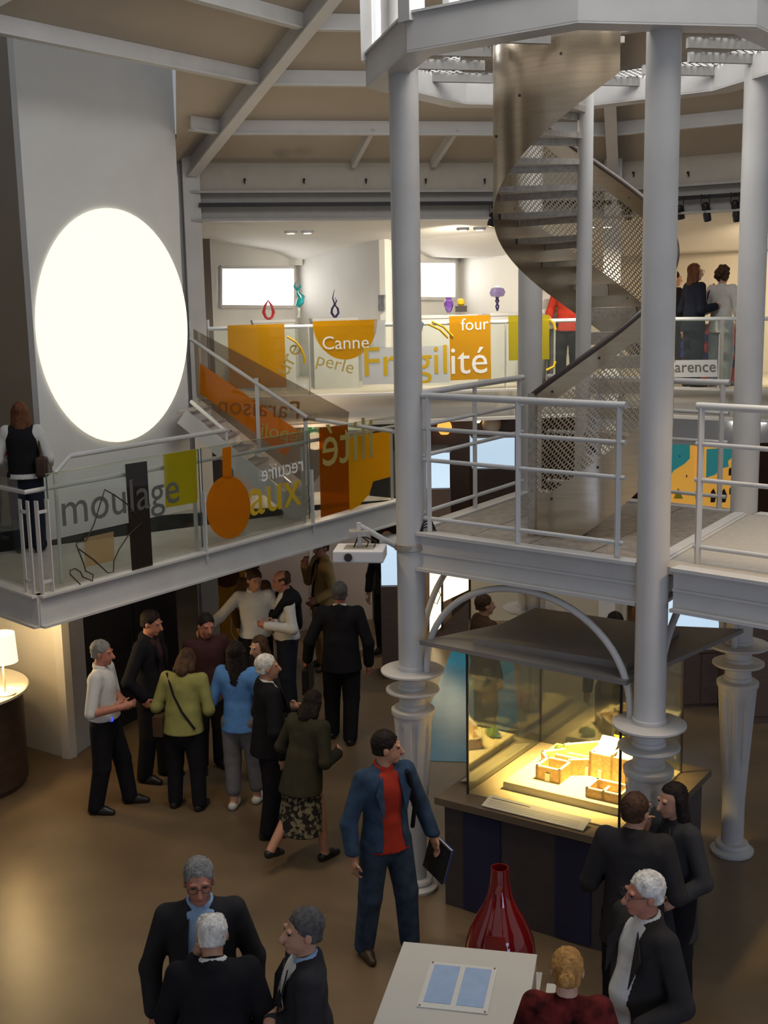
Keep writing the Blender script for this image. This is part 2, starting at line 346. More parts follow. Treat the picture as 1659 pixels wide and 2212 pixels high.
# walls under the stair landing: white pier, lamp-lit wall, black double doors
uw = struct(bpy.data.objects.new('wall_under_landing', None)); COL.objects.link(uw)
pa, pb = Pz(152, 1640, 0), Pz(197, 1608, 0); pc = np.array([-5.6, 14.05, 0]); pd = Pz(392, 1500, 0)
wall('wall_panel', pc, pa, 0, 2.05, 0.1, PAINT2, uw); wall('pier', pa, pb, 0, 2.05, 0.1, PAINT, uw)
doorm = mat('black_door', (0.022, 0.017, 0.017), 0.55, noise=0.1, nscale=6)
for k in range(2):
    u0, u1 = k / 2, (k + 1) / 2; d0, d1 = pb + (pd - pb) * u0, pb + (pd - pb) * u1
    dr = struct(wall('door_%d' % (k + 1), d0 + (d1 - d0) * 0.01, d0 + (d1 - d0) * 0.99, 0, 2.0, 0.06, doorm))
    sg = Seg(d0, d1).shift(0.03); hp = d0 + (d1 - d0) * (0.9 if k == 0 else 0.1); hp = np.array([hp[0] + sg.n[0] * 0.04, hp[1] + sg.n[1] * 0.04, 1.0])
    MB().tube([hp - [0, 0, .12], hp + [0, 0, .12]], 0.012).build('door_handle', DARKM, dr)

# ------------------------------------------------------------------ disc panel
dp = facet(NL, 6.55); rl = facet(NL, 4.8)
disc_col = mat('backlit_disc', (0.12, 0.12, 0.10), 0.5, emit=(1.0, 0.93, 0.72), estr=1.22)
c4 = [dp.at(97, 1168), dp.at(416, 1072), dp.at(375, 127), dp.at(35, 70)]
t0 = (c4[0][:2] - dp.p) @ dp.t; t1 = (c4[1][:2] - dp.p) @ dp.t; tl = ((c4[3][:2] - dp.p) @ dp.t + t0) / 2
pl = thing('disc_panel', 'tall pale wall panel holding a huge glowing white disc', 'light panel', v3((dp.p + dp.t * (tl + t1) / 2), 2.3))
bx = MB().slab([v3(dp.p + dp.t * tl, 2.30), v3(dp.p + dp.t * t1, 2.30), v3(dp.p + dp.t * t1, 8.6), v3(dp.p + dp.t * tl, 8.6)], (dp.n[0] * 0.1, dp.n[1] * 0.1, 0)).build('panel', WALLW, pl, local=tuple(pl.location))
ec = [dp.at(75, 690), dp.at(402, 720), dp.at(235, 450), dp.at(240, 957)]
ta = (ec[0][:2] - dp.p) @ dp.t; tb = (ec[1][:2] - dp.p) @ dp.t; zc = (ec[2][2] + ec[3][2]) / 2; rz_ = (ec[2][2] - ec[3][2]) / 2; rt = abs(tb - ta) / 2; tc_ = (ta + tb) / 2
def ring_pts(s_, e): return [np.array([*(dp.p + dp.t * (tc_ + rt * s_ * math.cos(u)) - dp.n * e), zc + rz_ * s_ * math.sin(u)]) for u in np.linspace(0, 2 * math.pi, 72, endpoint=False)]
n3 = np.array([dp.n[0], dp.n[1], 0])
MB().slab(ring_pts(1.0, 0.03), n3 * 0.03).build('glowing_disc', disc_col, pl, local=tuple(pl.location))

# ------------------------------------------------------------------ stair landing (mezzanine)
mz = 2.3; AL = 4.55
lf = facet(NL, AL)
tq = lambda px, py: (Pz(px, py, mz)[:2] - lf.p) @ lf.t
tcorner = tq(90, 1290); tend = -4.1
cnr = lf.p + lf.t * tcorner
left_dir = (Pz(0, 1262, mz)[:2] - cnr); left_dir /= np.linalg.norm(left_dir)
farL = cnr + left_dir * 3.5
lnd = thing('landing', 'white stair landing with steel edge beam and grey floor, at the left', 'landing', v3(cnr, mz))
lflo = mat('landing_floor', (0.40, 0.37, 0.33), 0.5, noise=0.1, nscale=4)
e0 = lf.p + lf.t * tend
poly = [cnr, e0, e0 + lf.n * 1.3, lf.p + lf.n * 2.9 + lf.t * (tend + 1.8), lf.p + lf.n * 3.6 + lf.t * 5.0, farL + lf.n * 1.0, farL]
MB().prism(poly, mz - 0.10, mz).build('floor_plate', lflo, lnd, local=tuple(lnd.location))
def chan(a, b, name, parent, z0, z1, m=PAINT):
    a3, b3 = np.array(v3(a, (z0 + z1) / 2)), np.array(v3(b, (z0 + z1) / 2)); h = z1 - z0
    mb = MB().beam(a3, b3, 0.03, h); mb.beam(a3 + [0, 0, h / 2], b3 + [0, 0, h / 2], 0.13, 0.022); mb.beam(a3 - [0, 0, h / 2], b3 - [0, 0, h / 2], 0.13, 0.022)
    return mb.build(name, m, parent, local=tuple(parent.location))
chan(cnr, e0, 'edge_beam', lnd, mz - 0.29, mz + 0.0); chan(cnr, farL, 'edge_beam', lnd, mz - 0.29, mz)
MB().prism([p_ for p_ in poly], mz - 0.13, mz - 0.11).build('soffit', mat('soffit_paint', (0.45, 0.42, 0.38), 0.8), lnd, local=tuple(lnd.location))
# landing glass railing
lg = thing('glass_railing', 'glass railing with printed coloured shapes along the stair landing', 'railing', v3(cnr, mz))
L0 = tuple(lg.location)
tg = [tq(116, 1281), tq(428, 1191), tq(671, 1131), -4.0]
lfd = lf.shift(-0.02)
gtop = 3.42
for i in range(3):
    a_, b_ = lf.p + lf.t * (tg[i] - 0.02), lf.p + lf.t * (tg[i + 1] + 0.02)
    mb = MB().beam(v3(a_, (mz + 0.06 + gtop) / 2), v3(b_, (mz + 0.06 + gtop) / 2), 0.012, gtop - mz - 0.06)
    gp = mb.build('glass_panel', GLASS, lg, local=L0)
    MB().beam(v3(a_, gtop), v3(b_, gtop), 0.014, 0.006).build('glass_edge', film('glass_edge_light', (0.55, 0.62, 0.35), 0.8, 0.1), gp, local=L0)
    for e_ in (a_, b_): MB().beam(v3(e_, mz + 0.06), v3(e_, gtop), 0.014, 0.012).build('glass_edge', GLASSE, gp, local=L0)
for i in range(1, 4):
    p = lf.p + lf.t * tg[i] - lf.n * 0.03
    MB().box((p[0], p[1], mz + 0.28), (0.045, 0.02, 0.75), R_(NL)).build('post', PAINT, lg, local=L0)
    p = lf.p + lf.t * tg[i] + lf.n * 0.10
    MB().box((p[0], p[1], mz + 0.45), (0.012, 0.05, 0.95), R_(NL)).build('post', PAINT, lg, local=L0)
for k, t_ in enumerate((tcorner - 0.05, tcorner - 0.17)):
    p = lf.p + lf.t * t_; MB().box((p[0], p[1], mz + 0.44), (0.05, 0.012, 0.9), R_(NL)).build('post', PAINT, lg, local=L0)
for k, s_ in enumerate((0.08, 0.22)):
    p = cnr + left_dir * s_; MB().box((p[0], p[1], mz + 0.44), (0.05, 0.012, 0.9), math.atan2(left_dir[1], left_dir[0])).build('post', PAINT, lg, local=L0)
hr = lambda pts, r, name, par: MB().tube(pts, r, 10).build(name, PAINT, par, smooth=True, local=tuple(par.location))
hin = lf.n * 0.09; zr = 3.27
hr([v3(farL + hin, zr), v3(cnr + hin, zr), v3(lf.p + lf.t * tend + hin, zr)], 0.022, 'handrail', lg)
for z_ in (mz + 0.12, mz + 0.78):
    MB().beam(v3(cnr + left_dir * 0.08, z_), v3(cnr + left_dir * 0.22, z_), 0.012, 0.03).build('tie', PAINT, lg, local=L0)
    MB().beam(v3(lf.p + lf.t * (tcorner - 0.05), z_), v3(lf.p + lf.t * (tcorner - 0.17), z_), 0.012, 0.03).build('tie', PAINT, lg, local=L0)
MB().beam(v3(cnr + left_dir * 0.25, 2.87), v3(farL, 2.87), 0.012, 1.0).build('glass_panel', GLASS, lg, local=L0)
# inner hand rail along the disc panel, climbing with the stair
ir = thing('wall_handrail', 'white tube handrail running past the glowing disc and up the stair', 'handrail', tuple(dp.at(240, 1000)))
st0 = np.array(Py(485, 930, 13.9))
pts = [rl.at(118, 1022), rl.at(150, 985), st0, Py(414, 868, 14.75)]
hr(pts, 0.026, 'rail', ir)
for q_ in (rl.at(118, 1022),): hr([q_, np.array([q_[0], q_[1], mz])], 0.018, 'post', ir)
hr([st0 + [0.02, 0, -0.02], st0 + [0.02, 0, -1.15]], 0.018, 'post', ir)

# ------------------------------------------------------------------ stair from landing to gallery
sd = np.array([-math.cos(R_(10)), math.sin(R_(10))]); sd3 = np.array([sd[0], sd[1], 0]); sn = np.array([sd[1], -sd[0]])   # up direction, far side
sb = np.array([-0.98, 15.25]); wS = 0.72; nst = 8; rise = (gz - mz) / nst; run = 0.187
sfl = thing('stair', 'short flight of grey steps rising from the landing to the gallery', 'stair', v3(sb, mz))
S0 = tuple(sfl.location); trm = mat('stair_tread', (0.33, 0.29, 0.28), 0.6, noise=0.12, nscale=8)
for i in range(nst):
    c_ = sb + sd * (run * (i + 0.5)) - np.array([0, wS / 2]); ang = math.atan2(sd[1], sd[0])
    MB().box((c_[0], c_[1], mz + rise * (i + 1) - 0.02), (run + 0.03, wS, 0.04), ang).build('tread', trm, sfl, local=S0)
    MB().box((c_[0] - sd[0] * run / 2, c_[1] - sd[1] * run / 2, mz + rise * (i + 0.5)), (0.015, wS, rise - 0.02), ang).build('riser', PAINT, sfl, local=S0)
up_end = sb + sd * run * nst
for off in (0.04, -wS - 0.04):
    a_, b_ = sb + [0, off], up_end + [0, off]
    MB().beam(v3(a_, mz + 0.02), v3(b_, gz - 0.06), 0.04, 0.20).build('stringer', PAINT, sfl, local=S0)
sg_ = thing('stair_railing', 'stair guard of tinted glass with white handrail beside the orange print', 'railing', v3(sb, mz))
G0 = tuple(sg_.location)
a_, b_ = sb + [0, 0.1], up_end + [0, 0.1]
hr([v3(a_ - sd * 0.02, mz + 1.16), v3(b_, gz + 0.86)], 0.025, 'handrail', sg_)
gpan = MB().slab([v3(a_ + [0.02, 0.03], mz + 0.25), v3(b_ + [0, 0.03], gz + 0.15), v3(b_ + [0, 0.03], gz + 1.0), v3(a_ - sd * 0.55 + [0.02, 0.03], mz + 1.22), v3(a_ + [0.5, 0.09], mz + 0.75)], (0, 0.012, 0)).build('glass_panel', film('smoked_glass', (0.16, 0.13, 0.10), 0.12, 0.04, (0.68, 0.64, 0.58)), sg_, local=G0)
for u in (0.0, 0.42, 0.98):
    p = a_ + (b_ - a_) * u; z_ = mz + (gz - mz) * u
    MB().box((p[0], p[1], z_ + 0.55), (0.05, 0.02, 1.12)).build('post', PAINT, sg_, local=G0)
# rail from the stair foot to the right, across the landing's far end
q0, q1 = Py(659, 903, 15.5), Py(850, 932, 14.6)
hr([q0, q1], 0.026, 'handrail', sg_); hr([q0, (q0[0], q0[1], mz)], 0.024, 'post', sg_)
# ================================================================== TOWER
CC = {1: np.array([.21, 9.56]), 2: np.array([1.87, 8.2]), 3: np.array([3.07, 10.1]), 4: np.array([1.41, 11.46])}
dz = 3.10                                   # deck level
RB = 6.62                                   # underside of the upper ring
def tower_column(label, p, top=8.6):
    t = thing('tower_column', label, 'column', v3(p, 0), 0, 'cast columns of the stair tower')
    MB().lathe([(.113, 1.50), (.113, top)], n=40).build('shaft', PAINT, t, smooth=True)
    for r, z in ((.262, 1.93), (.222, 1.765)):
        MB().lathe([(.12, z - .03), (r - .012, z - .016), (r, z - .006), (r, z + .008), (r - .01, z + .014), (.11, z + .014)], n=48).build('collar_disc', PAINT, t, smooth=True)
    for z in (1.93, 1.765, 1.60): MB().lathe([(.122, z + .01), (.122, z + .045), (.113, z + .05)], n=40, capb=False, capt=False).build('collar_ring', PAINT, t, smooth=True)
    MB().lathe([(.13, 1.535), (.172, 1.55), (.18, 1.565), (.18, 1.60), (.165, 1.612), (.11, 1.615)], n=48).build('capital', PAINT, t, smooth=True)
    # fluted tapering foot
    n = 96; zs = np.linspace(0.10, 1.55, 30); vs = []; fs = []
    for z in zs:
        u = (z - 0.10) / 1.45; base = 0.098 + 0.068 * max(0, (u - 0.25) / 0.75) ** 1.1
        g = 0.026 * min(1, max(0, (u - 0.45) / 0.2)) * (1 if u < 0.965 else 0.2)
        for j in range(n):
            a = 2 * math.pi * j / n; k = (j % 12); gr = g if k in (0, 1, 2, 11) else (g * 0.3 if k in (3, 10) else 0)
            vs.append(((base - gr) * math.cos(a), (base - gr) * math.sin(a), z))
    for i in range(len(zs) - 1):
        for j in range(n): fs.append((i * n + j, i * n + (j + 1) % n, (i + 1) * n + (j + 1) % n, (i + 1) * n + j))
    MB().add(vs, fs).build('fluted_foot', PAINT, t, smooth=True)
    MB().lathe([(.185, 0), (.19, .012), (.19, .03), (.172, .04), (.145, .055), (.15, .075), (.14, .095), (.10, .105)], n=48).build('base_moulding', PAINT, t, smooth=True)
    return t
tower_column('white cast column by the man in denim, with two collar discs and a projector arm', CC[1])
tower_column('white cast column nearest the camera, standing before the glass display case', CC[2])
tower_column('white cast column at the right edge, bluish at its foot', CC[3])
tower_column('white cast column partly hidden behind the spiral stair, furthest from the camera', CC[4])
pairs = [(1, 2), (2, 3), (3, 4), (4, 1)]
# arched braces under the deck
alab = ['white tubular arch over the glass case, from the projector column to the nearest column', 'white tubular arch at the right between the nearest column and the right column',
        'white tubular arch at the back of the tower on the right', 'white tubular arch at the left of the tower, seen edge on']
for (i, j), lab in zip(pairs, alab):
    a, b = CC[i], CC[j]; d = (b - a) / np.linalg.norm(b - a); a, b = a + d * 0.15, b - d * 0.15; pts = []
    for u in np.linspace(0, math.pi, 33):
        k = (1 - math.cos(u)) / 2; pts.append(v3(a + (b - a) * k, 1.945 + 0.82 * math.sin(u) ** 0.9 if 0 < u < math.pi else 1.945))
    o = MB().tube(pts, 0.027, 12).build('arch_brace', PAINT, None, smooth=True, local=v3((a + b) / 2, 1.945)); tag(o, lab, 'arch', 'arched braces of the stair tower')
# deck
deck = thing('tower_deck', 'white steel platform around the spiral stair with grey chequer plate floor', 'platform', v3(CTR, dz - 0.3))
D0 = tuple(deck.location)
plate = mat('chequer_plate', (0.30, 0.27, 0.24), 0.42, metal=0.4, noise=0.25, nscale=14, bump=0.25, bscale=70)
carp = mat('bridge_floor', (0.42, 0.38, 0.33), 0.7, noise=0.08, nscale=20)
oct_ = []
def lerp(a, b, u): return a + (b - a) * u
out = lambda p, e: CTR + (p - CTR) * (1 + e)
quad = [out(CC[k], 0.0) for k in (1, 2, 3, 4)]
back = (CC[3] + CC[4]) / 2
bdir = Pz(1659, 1262, dz)[:2] - Pz(1450, 1230, dz)[:2]; bdir /= np.linalg.norm(bdir)
bfa = CC[2] + bdir * 0.05; bfb = CC[2] + bdir * 3.2; bba = CC[3] + bdir * 0.0; bbb = CC[3] + bdir * 2.6
# plates of the floor
for k in range(4):
    a, b = lerp(quad[0], quad[1], k / 4), lerp(quad[0], quad[1], (k + 1) / 4 - 0.004); c_, d_ = lerp(quad[3], quad[2], (k + 1) / 4 - 0.004), lerp(quad[3], quad[2], k / 4)
    MB().prism([a, b, c_, d_], dz - 0.03, dz).build('floor_plate', plate, deck, local=D0)
MB().prism([bfa, bfb, bbb, bba], dz - 0.05, dz).build('bridge_floor', carp, deck, local=D0)
a, b = CC[2], CC[3]; nn = np.array([0.05, 0]); MB().prism([a - nn, a + nn, b + nn, b - nn], dz + .008, dz + 0.022).build('threshold', PAINT, deck, local=D0)
def fascia(a, b):
    d = (b - a) / np.linalg.norm(b - a); a, b = a + d * 0.10, b - d * 0.10
    for z0, z1, w in ((dz - .30, dz + .01, .03), (dz - .015, dz + .02, .12), (dz - .315, dz - .29, .12), (dz - .15, dz - .135, .05)):
        pass
    mb = MB(); h = .31
    mb.beam(v3(a, dz - .145), v3(b, dz - .145), .03, h); mb.beam(v3(a, dz), v3(b, dz), .13, .024); mb.beam(v3(a, dz - .29), v3(b, dz - .29), .13, .024); mb.beam(v3(a, dz - .15), v3(b, dz - .15), .06, .018)
    mb.build('edge_beam', PAINT, deck, local=D0)
for i, j in pairs: fascia(CC[i], CC[j])
fascia(bfa + bdir * 0.02, bfb); fascia(bba + bdir * 0.02, bbb)
for u in (0.3, 0.62):
    a, b = lerp(quad[0], quad[1], u), lerp(quad[3], quad[2], u); MB().beam(v3(a, dz - .16), v3(b, dz - .16), .06, .2).build('joist', PAINT, deck, local=D0)
# guardrails
def guardrail(label, a, b, posts, zs=(4.2, 3.94, 3.69, 3.22), name='guardrail', rt=.027):
    t = thing(name, label, 'railing', v3((a + b) / 2, dz), 0, 'white tube guardrails of the tower deck'); l0 = tuple(t.location)
    for z, r in zip(zs, (rt, .017, .017, .017)): MB().tube([v3(a, z), v3(b, z)], r, 12).build('rail', PAINT, t, smooth=True, local=l0)
    for u in posts:
        p = lerp(a, b, u); MB().beam(v3(p, dz - 0.12), v3(p, zs[0] - 0.01), .045, .035, up=(1, 0, 0)).build('post', PAINT, t, local=l0)
    return t
d12 = (CC[2] - CC[1]) / np.linalg.norm(CC[2] - CC[1])
ga = (Pz(917, 1150, dz)[:2]); gb = Pz(1347, 1210, dz)[:2]
guardrail('white tube guardrail on the deck edge above the arch, facing the camera', ga, gb, (0.03, 0.5, 0.97))
d23 = Pz(1497, 1216, dz)[:2]
guardrail('white tube guardrail at the right, cut off by the photo edge', d23, d23 + bdir * 2.2, (0.015, 0.5, 0.98))
dd = (CC[4] - CC[1]) / np.linalg.norm(CC[4] - CC[1])
guardrail('white tube guardrail on the far left deck edge, receding behind the deck', CC[1] + dd * 0.16, CC[4] - dd * 0.16, (0.04, 0.5, 0.96))
dd = (CC[3] - CC[4]) / np.linalg.norm(CC[3] - CC[4])
guardrail('white tube guardrail at the back right of the deck, before the orange mural', CC[4] + dd * 0.2, CC[3] - dd * 0.16, (0.3, 0.965))

# ------------------------------------------------------------------ spiral stair
SR = .72; PITCHZ = 0.0090; T0 = 230; T1 = 640
zt = lambda a: dz + PITCHZ * (a - T0)                   # tread line
zh = lambda a: zt(a) + 1.12
cyl = lambda a, z, r=SR: (r * math.cos(R_(a)), r * math.sin(R_(a)), z)
sp = thing('spiral_stair', 'brushed steel spiral stair with perforated balustrade inside the white tower', 'spiral stair', v3(CTR, dz))
MB().lathe([(.062, 0), (.062, 4.2)], n=28).build('centre_pole', PAINT, sp, smooth=True)
nt_ = 19; da = (T1 - T0) / nt_
for k in range(nt_):
    a0, a1 = T0 + da * k, T0 + da * (k + 1) + 3; z = zt(a0) + PITCHZ * da - dz
    rin, ro = .06, SR - .01; n = 5; top = []
    for i in range(n + 1): top.append((ro * math.cos(R_(a0 + (a1 - a0) * i / n)), ro * math.sin(R_(a0 + (a1 - a0) * i / n))))
    poly = [(rin * math.cos(R_(a0 - 20)), rin * math.sin(R_(a0 - 20)))] + top + [(rin * math.cos(R_(a1 + 20)), rin * math.sin(R_(a1 + 20)))]
    tr_ = MB().prism(poly, z - .045, z).build('tread', GALV, sp)
    e0 = np.array([poly[0][0], poly[0][1], z - .06]); e1 = np.array([top[0][0], top[0][1], z - .06]); MB().beam(e0, e1, .012, .075).build('nosing', GALV, tr_)
def sheet(lo, hi, a0, a1, nstep, m, name, th=.004, r=SR):
    A = np.linspace(a0, a1, nstep); vs = []; fs = []
    for a in A:
        for rr in (r, r + th):
            vs += [cyl(a, lo(a) - dz, rr), cyl(a, hi(a) - dz, rr)]
    for i in range(nstep - 1):
        b, c = i * 4, i * 4 + 4
        fs += [(b, b + 1, c + 1, c), (b + 2, c + 2, c + 3, b + 3), (b + 1, b + 3, c + 3, c + 1), (b, c, c + 2, b + 2)]
    fs += [(0, 2, 3, 1), ((nstep - 1) * 4, (nstep - 1) * 4 + 1, (nstep - 1) * 4 + 3, (nstep - 1) * 4 + 2)]
    return MB().add(vs, fs).build(name, m, sp, smooth=True)
ph = lambda a: zh(a) - .17                                # perforated band top, bottom
plo = lambda a: zh(a) - .86
sheet(ph, lambda a: zh(a) - .01, T0, T1, 140, STEEL, 'top_band')
sheet(lambda a: max(dz, zt(a) - .25), plo, T0, T1, 140, STEEL, 'lower_band')
# the last flight and a quarter band are closed sheet
HOLE0, HOLE1 = T0, T0 + 262
sheet(plo, ph, HOLE1, T1, 80, STEEL, 'closed_sheet')
# real perforations: hexagonal cells with round-ish holes, laid along the helix
pit = .031; rows = int((.69) / (pit * .866)); vs = []; fs = []; arc = R_(HOLE1 - HOLE0) * SR; cols = int(arc / pit)
def pmap(u, w):                                            # u along arc (m), w height in band
    a = HOLE0 + math.degrees(u / SR); return cyl(a, plo(a) - dz + w, SR + .002)
for rI in range(rows + 1):
    for cI in range(cols + 1):
        cu = (cI + (0.5 if rI % 2 else 0)) * pit; cw = rI * pit * .866
        if cu > arc + .01: continue
        o0 = len(vs)
        for j in range(6):
            a = R_(60 * j + 30); vs.append(pmap(cu + pit * .5774 * math.cos(a), min(.69, max(0, cw + pit * .5774 * math.sin(a)))))
        for j in range(6):
            a = R_(60 * j + 30); vs.append(pmap(cu + pit * .385 * math.cos(a), cw + pit * .385 * math.sin(a)))
        for j in range(6):
            k = (j + 1) % 6; fs.append((o0 + j, o0 + k, o0 + 6 + k, o0 + 6 + j))
pf = MB().add(vs, fs).build('perforated_sheet', STEEL, sp, fix=False)
pts = [cyl(a, zh(a) - dz, SR + .0) for a in np.linspace(T0 - 2, T1, 120)]
MB().tube(pts, .022, 10).build('handrail', RUBBER, sp, smooth=True)
for a in (T0 - 1,):
    p = cyl(a, 0, SR + .01); MB().box((p[0], p[1], .56), (.05, .05, 1.12), R_(a)).build('newel_post', GALV, sp)
for a in range(T0 + 12, T1, 28):                           # bolts on the sheet
    for zz in (zh(a) - .09, plo(a) - .06):
        p = cyl(a, zz - dz, SR + .006); MB().lathe([(.009, -.009), (.009, .009)], c=p, n=8).build('bolt', DARKM, sp)
# ------------------------------------------------------------------ upper ring
rg = thing('upper_ring', 'octagonal white steel ring with a perforated floor at the top of the tower', 'platform', v3(CTR, RB)); RG0 = tuple(rg.location)
OA = [32, 80, 125, 171, 219, 259, 294, 345]; OR_ = [1.62, 1.72, 1.70, 1.74, 1.83, 2.02, 1.93, 1.80]
for k in range(8):
    k2 = (k + 1) % 8; a, b = V2(OA[k], OR_[k]), V2(OA[k2], OR_[k2]); ia, ib = V2(OA[k], OR_[k] - .22), V2(OA[k2], OR_[k2] - .22)
    mb = MB(); mb.prism([a, b, lerp(a, ia, .12), lerp(b, ib, .12)][:2] + [lerp(b, ib, .12), lerp(a, ia, .12)], RB + .01, RB + .25)
    mb.prism([a, b, ib, ia], RB, RB + .014); mb.prism([out(a, .012), out(b, .012), ib, ia], RB + .245, RB + .262)
    mb.prism([lerp(a, ia, .9), lerp(b, ib, .9), ib, ia], RB + .01, RB + .25)
    mb.build('ring_beam', PAINT, rg, local=RG0)
JOIST = mat('joist_grey', (0.27, 0.26, 0.25), 0.6, noise=0.06)
# joists under the perforated floor
for k, u in enumerate((-1.15, -.62, -.1, .45, 1.0, 1.45)):
    ang = R_(33 - 20); d = np.array([math.cos(ang), math.sin(ang)]); n_ = np.array([-d[1], d[0]]); hl = math.sqrt(max(.1, 1.5 ** 2 - u ** 2)); a, b = CTR + n_ * u - d * hl, CTR + n_ * u + d * hl
    if abs(u) < .8:
        m1 = CTR + n_ * u - d * math.sqrt(.82 ** 2 - u * u); m2 = CTR + n_ * u + d * math.sqrt(.82 ** 2 - u * u)
        for s_, e_ in ((a, m1), (m2, b)): MB().beam(v3(s_, RB + .155), v3(e_, RB + .155), .04, .075).build('joist', JOIST, rg, local=RG0)
    else: MB().beam(v3(a, RB + .155), v3(b, RB + .155), .04, .075).build('joist', JOIST, rg, local=RG0)
# perforated floor plates (holes are real), an opening is left for the stair
pit2 = .058; vs = []; fs = []
for rI in range(-34, 35):
    for cI in range(-32, 33):
        x = (cI + (0.5 if rI % 2 else 0)) * pit2; y = rI * pit2 * .866; rr = math.hypot(x, y)
        if rr > 1.56 or (rr < .80): continue
        o0 = len(vs)
        for s_ in (.5774, .40):
            for j in range(6):
                a = R_(60 * j + 30); vs.append((x + pit2 * s_ * math.cos(a), y + pit2 * s_ * math.sin(a), .20))
        for j in range(6):
            k = (j + 1) % 6; fs.append((o0 + j, o0 + k, o0 + 6 + k, o0 + 6 + j))
MB().add(vs, fs).build('perforated_floor', JOIST, rg, fix=False)
# uprights of the glazed cage above the ring
for k in (2, 3, 4):
    p = V2(OA[k], OR_[k] - .02); MB().box((p[0], p[1], RB + .95), (.09, .12, 1.5), R_(OA[k])).build('upright', PAINT, rg, local=RG0)
for k in (2, 3):
    a, b = V2(OA[k], OR_[k] - .06), V2(OA[k + 1], OR_[k + 1] - .06); u0, u1 = (.12, .32) if k == 3 else (.42, .62)
    for uu in (u0, u1): MB().beam(v3(lerp(a, b, uu), RB + .26), v3(lerp(a, b, uu), RB + 1.8), .04, .05, up=(1, 0, 0)).build('mullion', PAINT, rg, local=RG0)
    MB().beam(v3(lerp(a, b, u0), RB + 1.0), v3(lerp(a, b, u1), RB + 1.0), .01, 1.5).build('lit_pane', sky_pane, rg, local=RG0)
# ================================================================== PRINTS ON GLASS
ORANGE = film('orange_vinyl', (0.80, 0.30, 0.010), 0.62, 0.04, (0.85, 0.42, 0.04))
AMBER = film('amber_vinyl', (0.82, 0.47, 0.012), 0.72, 0.04, (0.9, 0.6, 0.05))
DEEPO = film('deep_orange_vinyl', (0.50, 0.16, 0.006), 0.5, 0.04, (0.75, 0.30, 0.02))
LIME = film('lime_vinyl', (0.55, 0.47, 0.02), 0.6, 0.04, (0.75, 0.7, 0.08))
UMBER = film('umber_vinyl', (0.035, 0.022, 0.015), 0.75, 0.04, (0.3, 0.22, 0.16))
FROST = film('frosted_vinyl', (0.82, 0.84, 0.86), 0.8, 0.04, (0.85, 0.88, 0.9))
GREYV = mat('grey_lettering', (0.10, 0.10, 0.095), 0.7); YELV = mat('yellow_lettering', (0.62, 0.40, 0.012), 0.7, noise=0.05); WHTV = mat('white_lettering', (0.85, 0.85, 0.83), 0.7)
TAN = mat('tan_lettering', (0.42, 0.33, 0.09), 0.7); BROWNV = mat('brown_line', (0.045, 0.032, 0.02), 0.7)
def decal(name, pxs, plane, m, parent, e=0.002):
    pts = [plane.at(*q) for q in pxs]; l0 = np.array(parent.location)
    n3 = np.array([plane.n[0], plane.n[1], 0]); return MB().slab([p - l0 for p in pts], -n3 * e).build(name, m, parent)
def ell(cx_, cy_, rx, ry, a0=0, a1=360, n=40): return [(cx_ + rx * math.cos(R_(a)), cy_ + ry * math.sin(R_(a))) for a in np.linspace(a0, a1, n, endpoint=(a1 - a0) < 359)]
def ptext(body, a, b, plane, m, parent, **k):
    l0 = np.array(parent.location); return text_between('lettering', body, plane.at(*a) - l0, plane.at(*b) - l0, m, parent, **k)
l1 = lf.shift(-0.012); l2 = lf.shift(-0.017)
decal('print_lime_square', [(353, 982), (424, 970), (426, 1085), (358, 1097)], l1, LIME, lg)
decal('print_dark_bar', [(270, 1003), (317, 996), (330, 1221), (285, 1233)], l1, UMBER, lg)
ptext('moulage', (136, 1137), (388, 1083), l2, GREYV, lg)
wl = [(600, 1945), (525, 1870), (522, 1840), (560, 1825), (600, 1850), (620, 1890), (690, 1918), (695, 1870), (640, 1845), (625, 1790), (570, 1650), (572, 1630), (640, 1620), (700, 1500), (765, 1290), (782, 1236), (860, 1280), (950, 1345), (1060, 1480), (960, 1575), (890, 1680), (850, 1770), (847, 1850), (805, 1858), (700, 1760), (590, 1680)]
MB().tube([l2.at(x / 3.456, 700 + y / 3.456) - np.array(L0) for x, y in wl], 0.0065, 6).build('print_line_drawing', BROWNV, lg, smooth=True)
decal('print_pale_notice', [(182, 1162), (245, 1148), (247, 1210), (184, 1226)], l1, film('notice_vinyl', (0.55, 0.42, 0.24), 0.45, 0.02, (0.9, 0.8, 0.6)), lg)
decal('print_flask_bulb', ell(493, 1096, 48, 68), l1, ORANGE, lg); decal('print_flask_neck', [(480, 968), (499, 964), (500, 1034), (481, 1034)], l1, ORANGE, lg)
ptext('aux', (541, 1115), (651, 1089), l2, YELV, lg)
ptext('recuire', (566, 1041), (655, 1017), l2, WHTV, lg, mirror=True)
decal('print_pale_block', [(612, 1062), (664, 1048), (664, 1112), (612, 1126)], l1, film('pale_vinyl', (0.5, 0.48, 0.42), 0.3, 0.02, (0.9, 0.9, 0.85)), lg)
decal('print_orange_bar', [(689, 924), (751, 917), (755, 1100), (693, 1118)], l1, DEEPO, lg)
decal('print_yellow_shape', [(752, 946), (843, 930), (843, 1030), (806, 1040), (797, 1068), (776, 1092), (755, 1103)], l1, AMBER, lg)
ptext('ilité', (697, 1008), (806, 988), l2, TAN, lg, mirror=True)
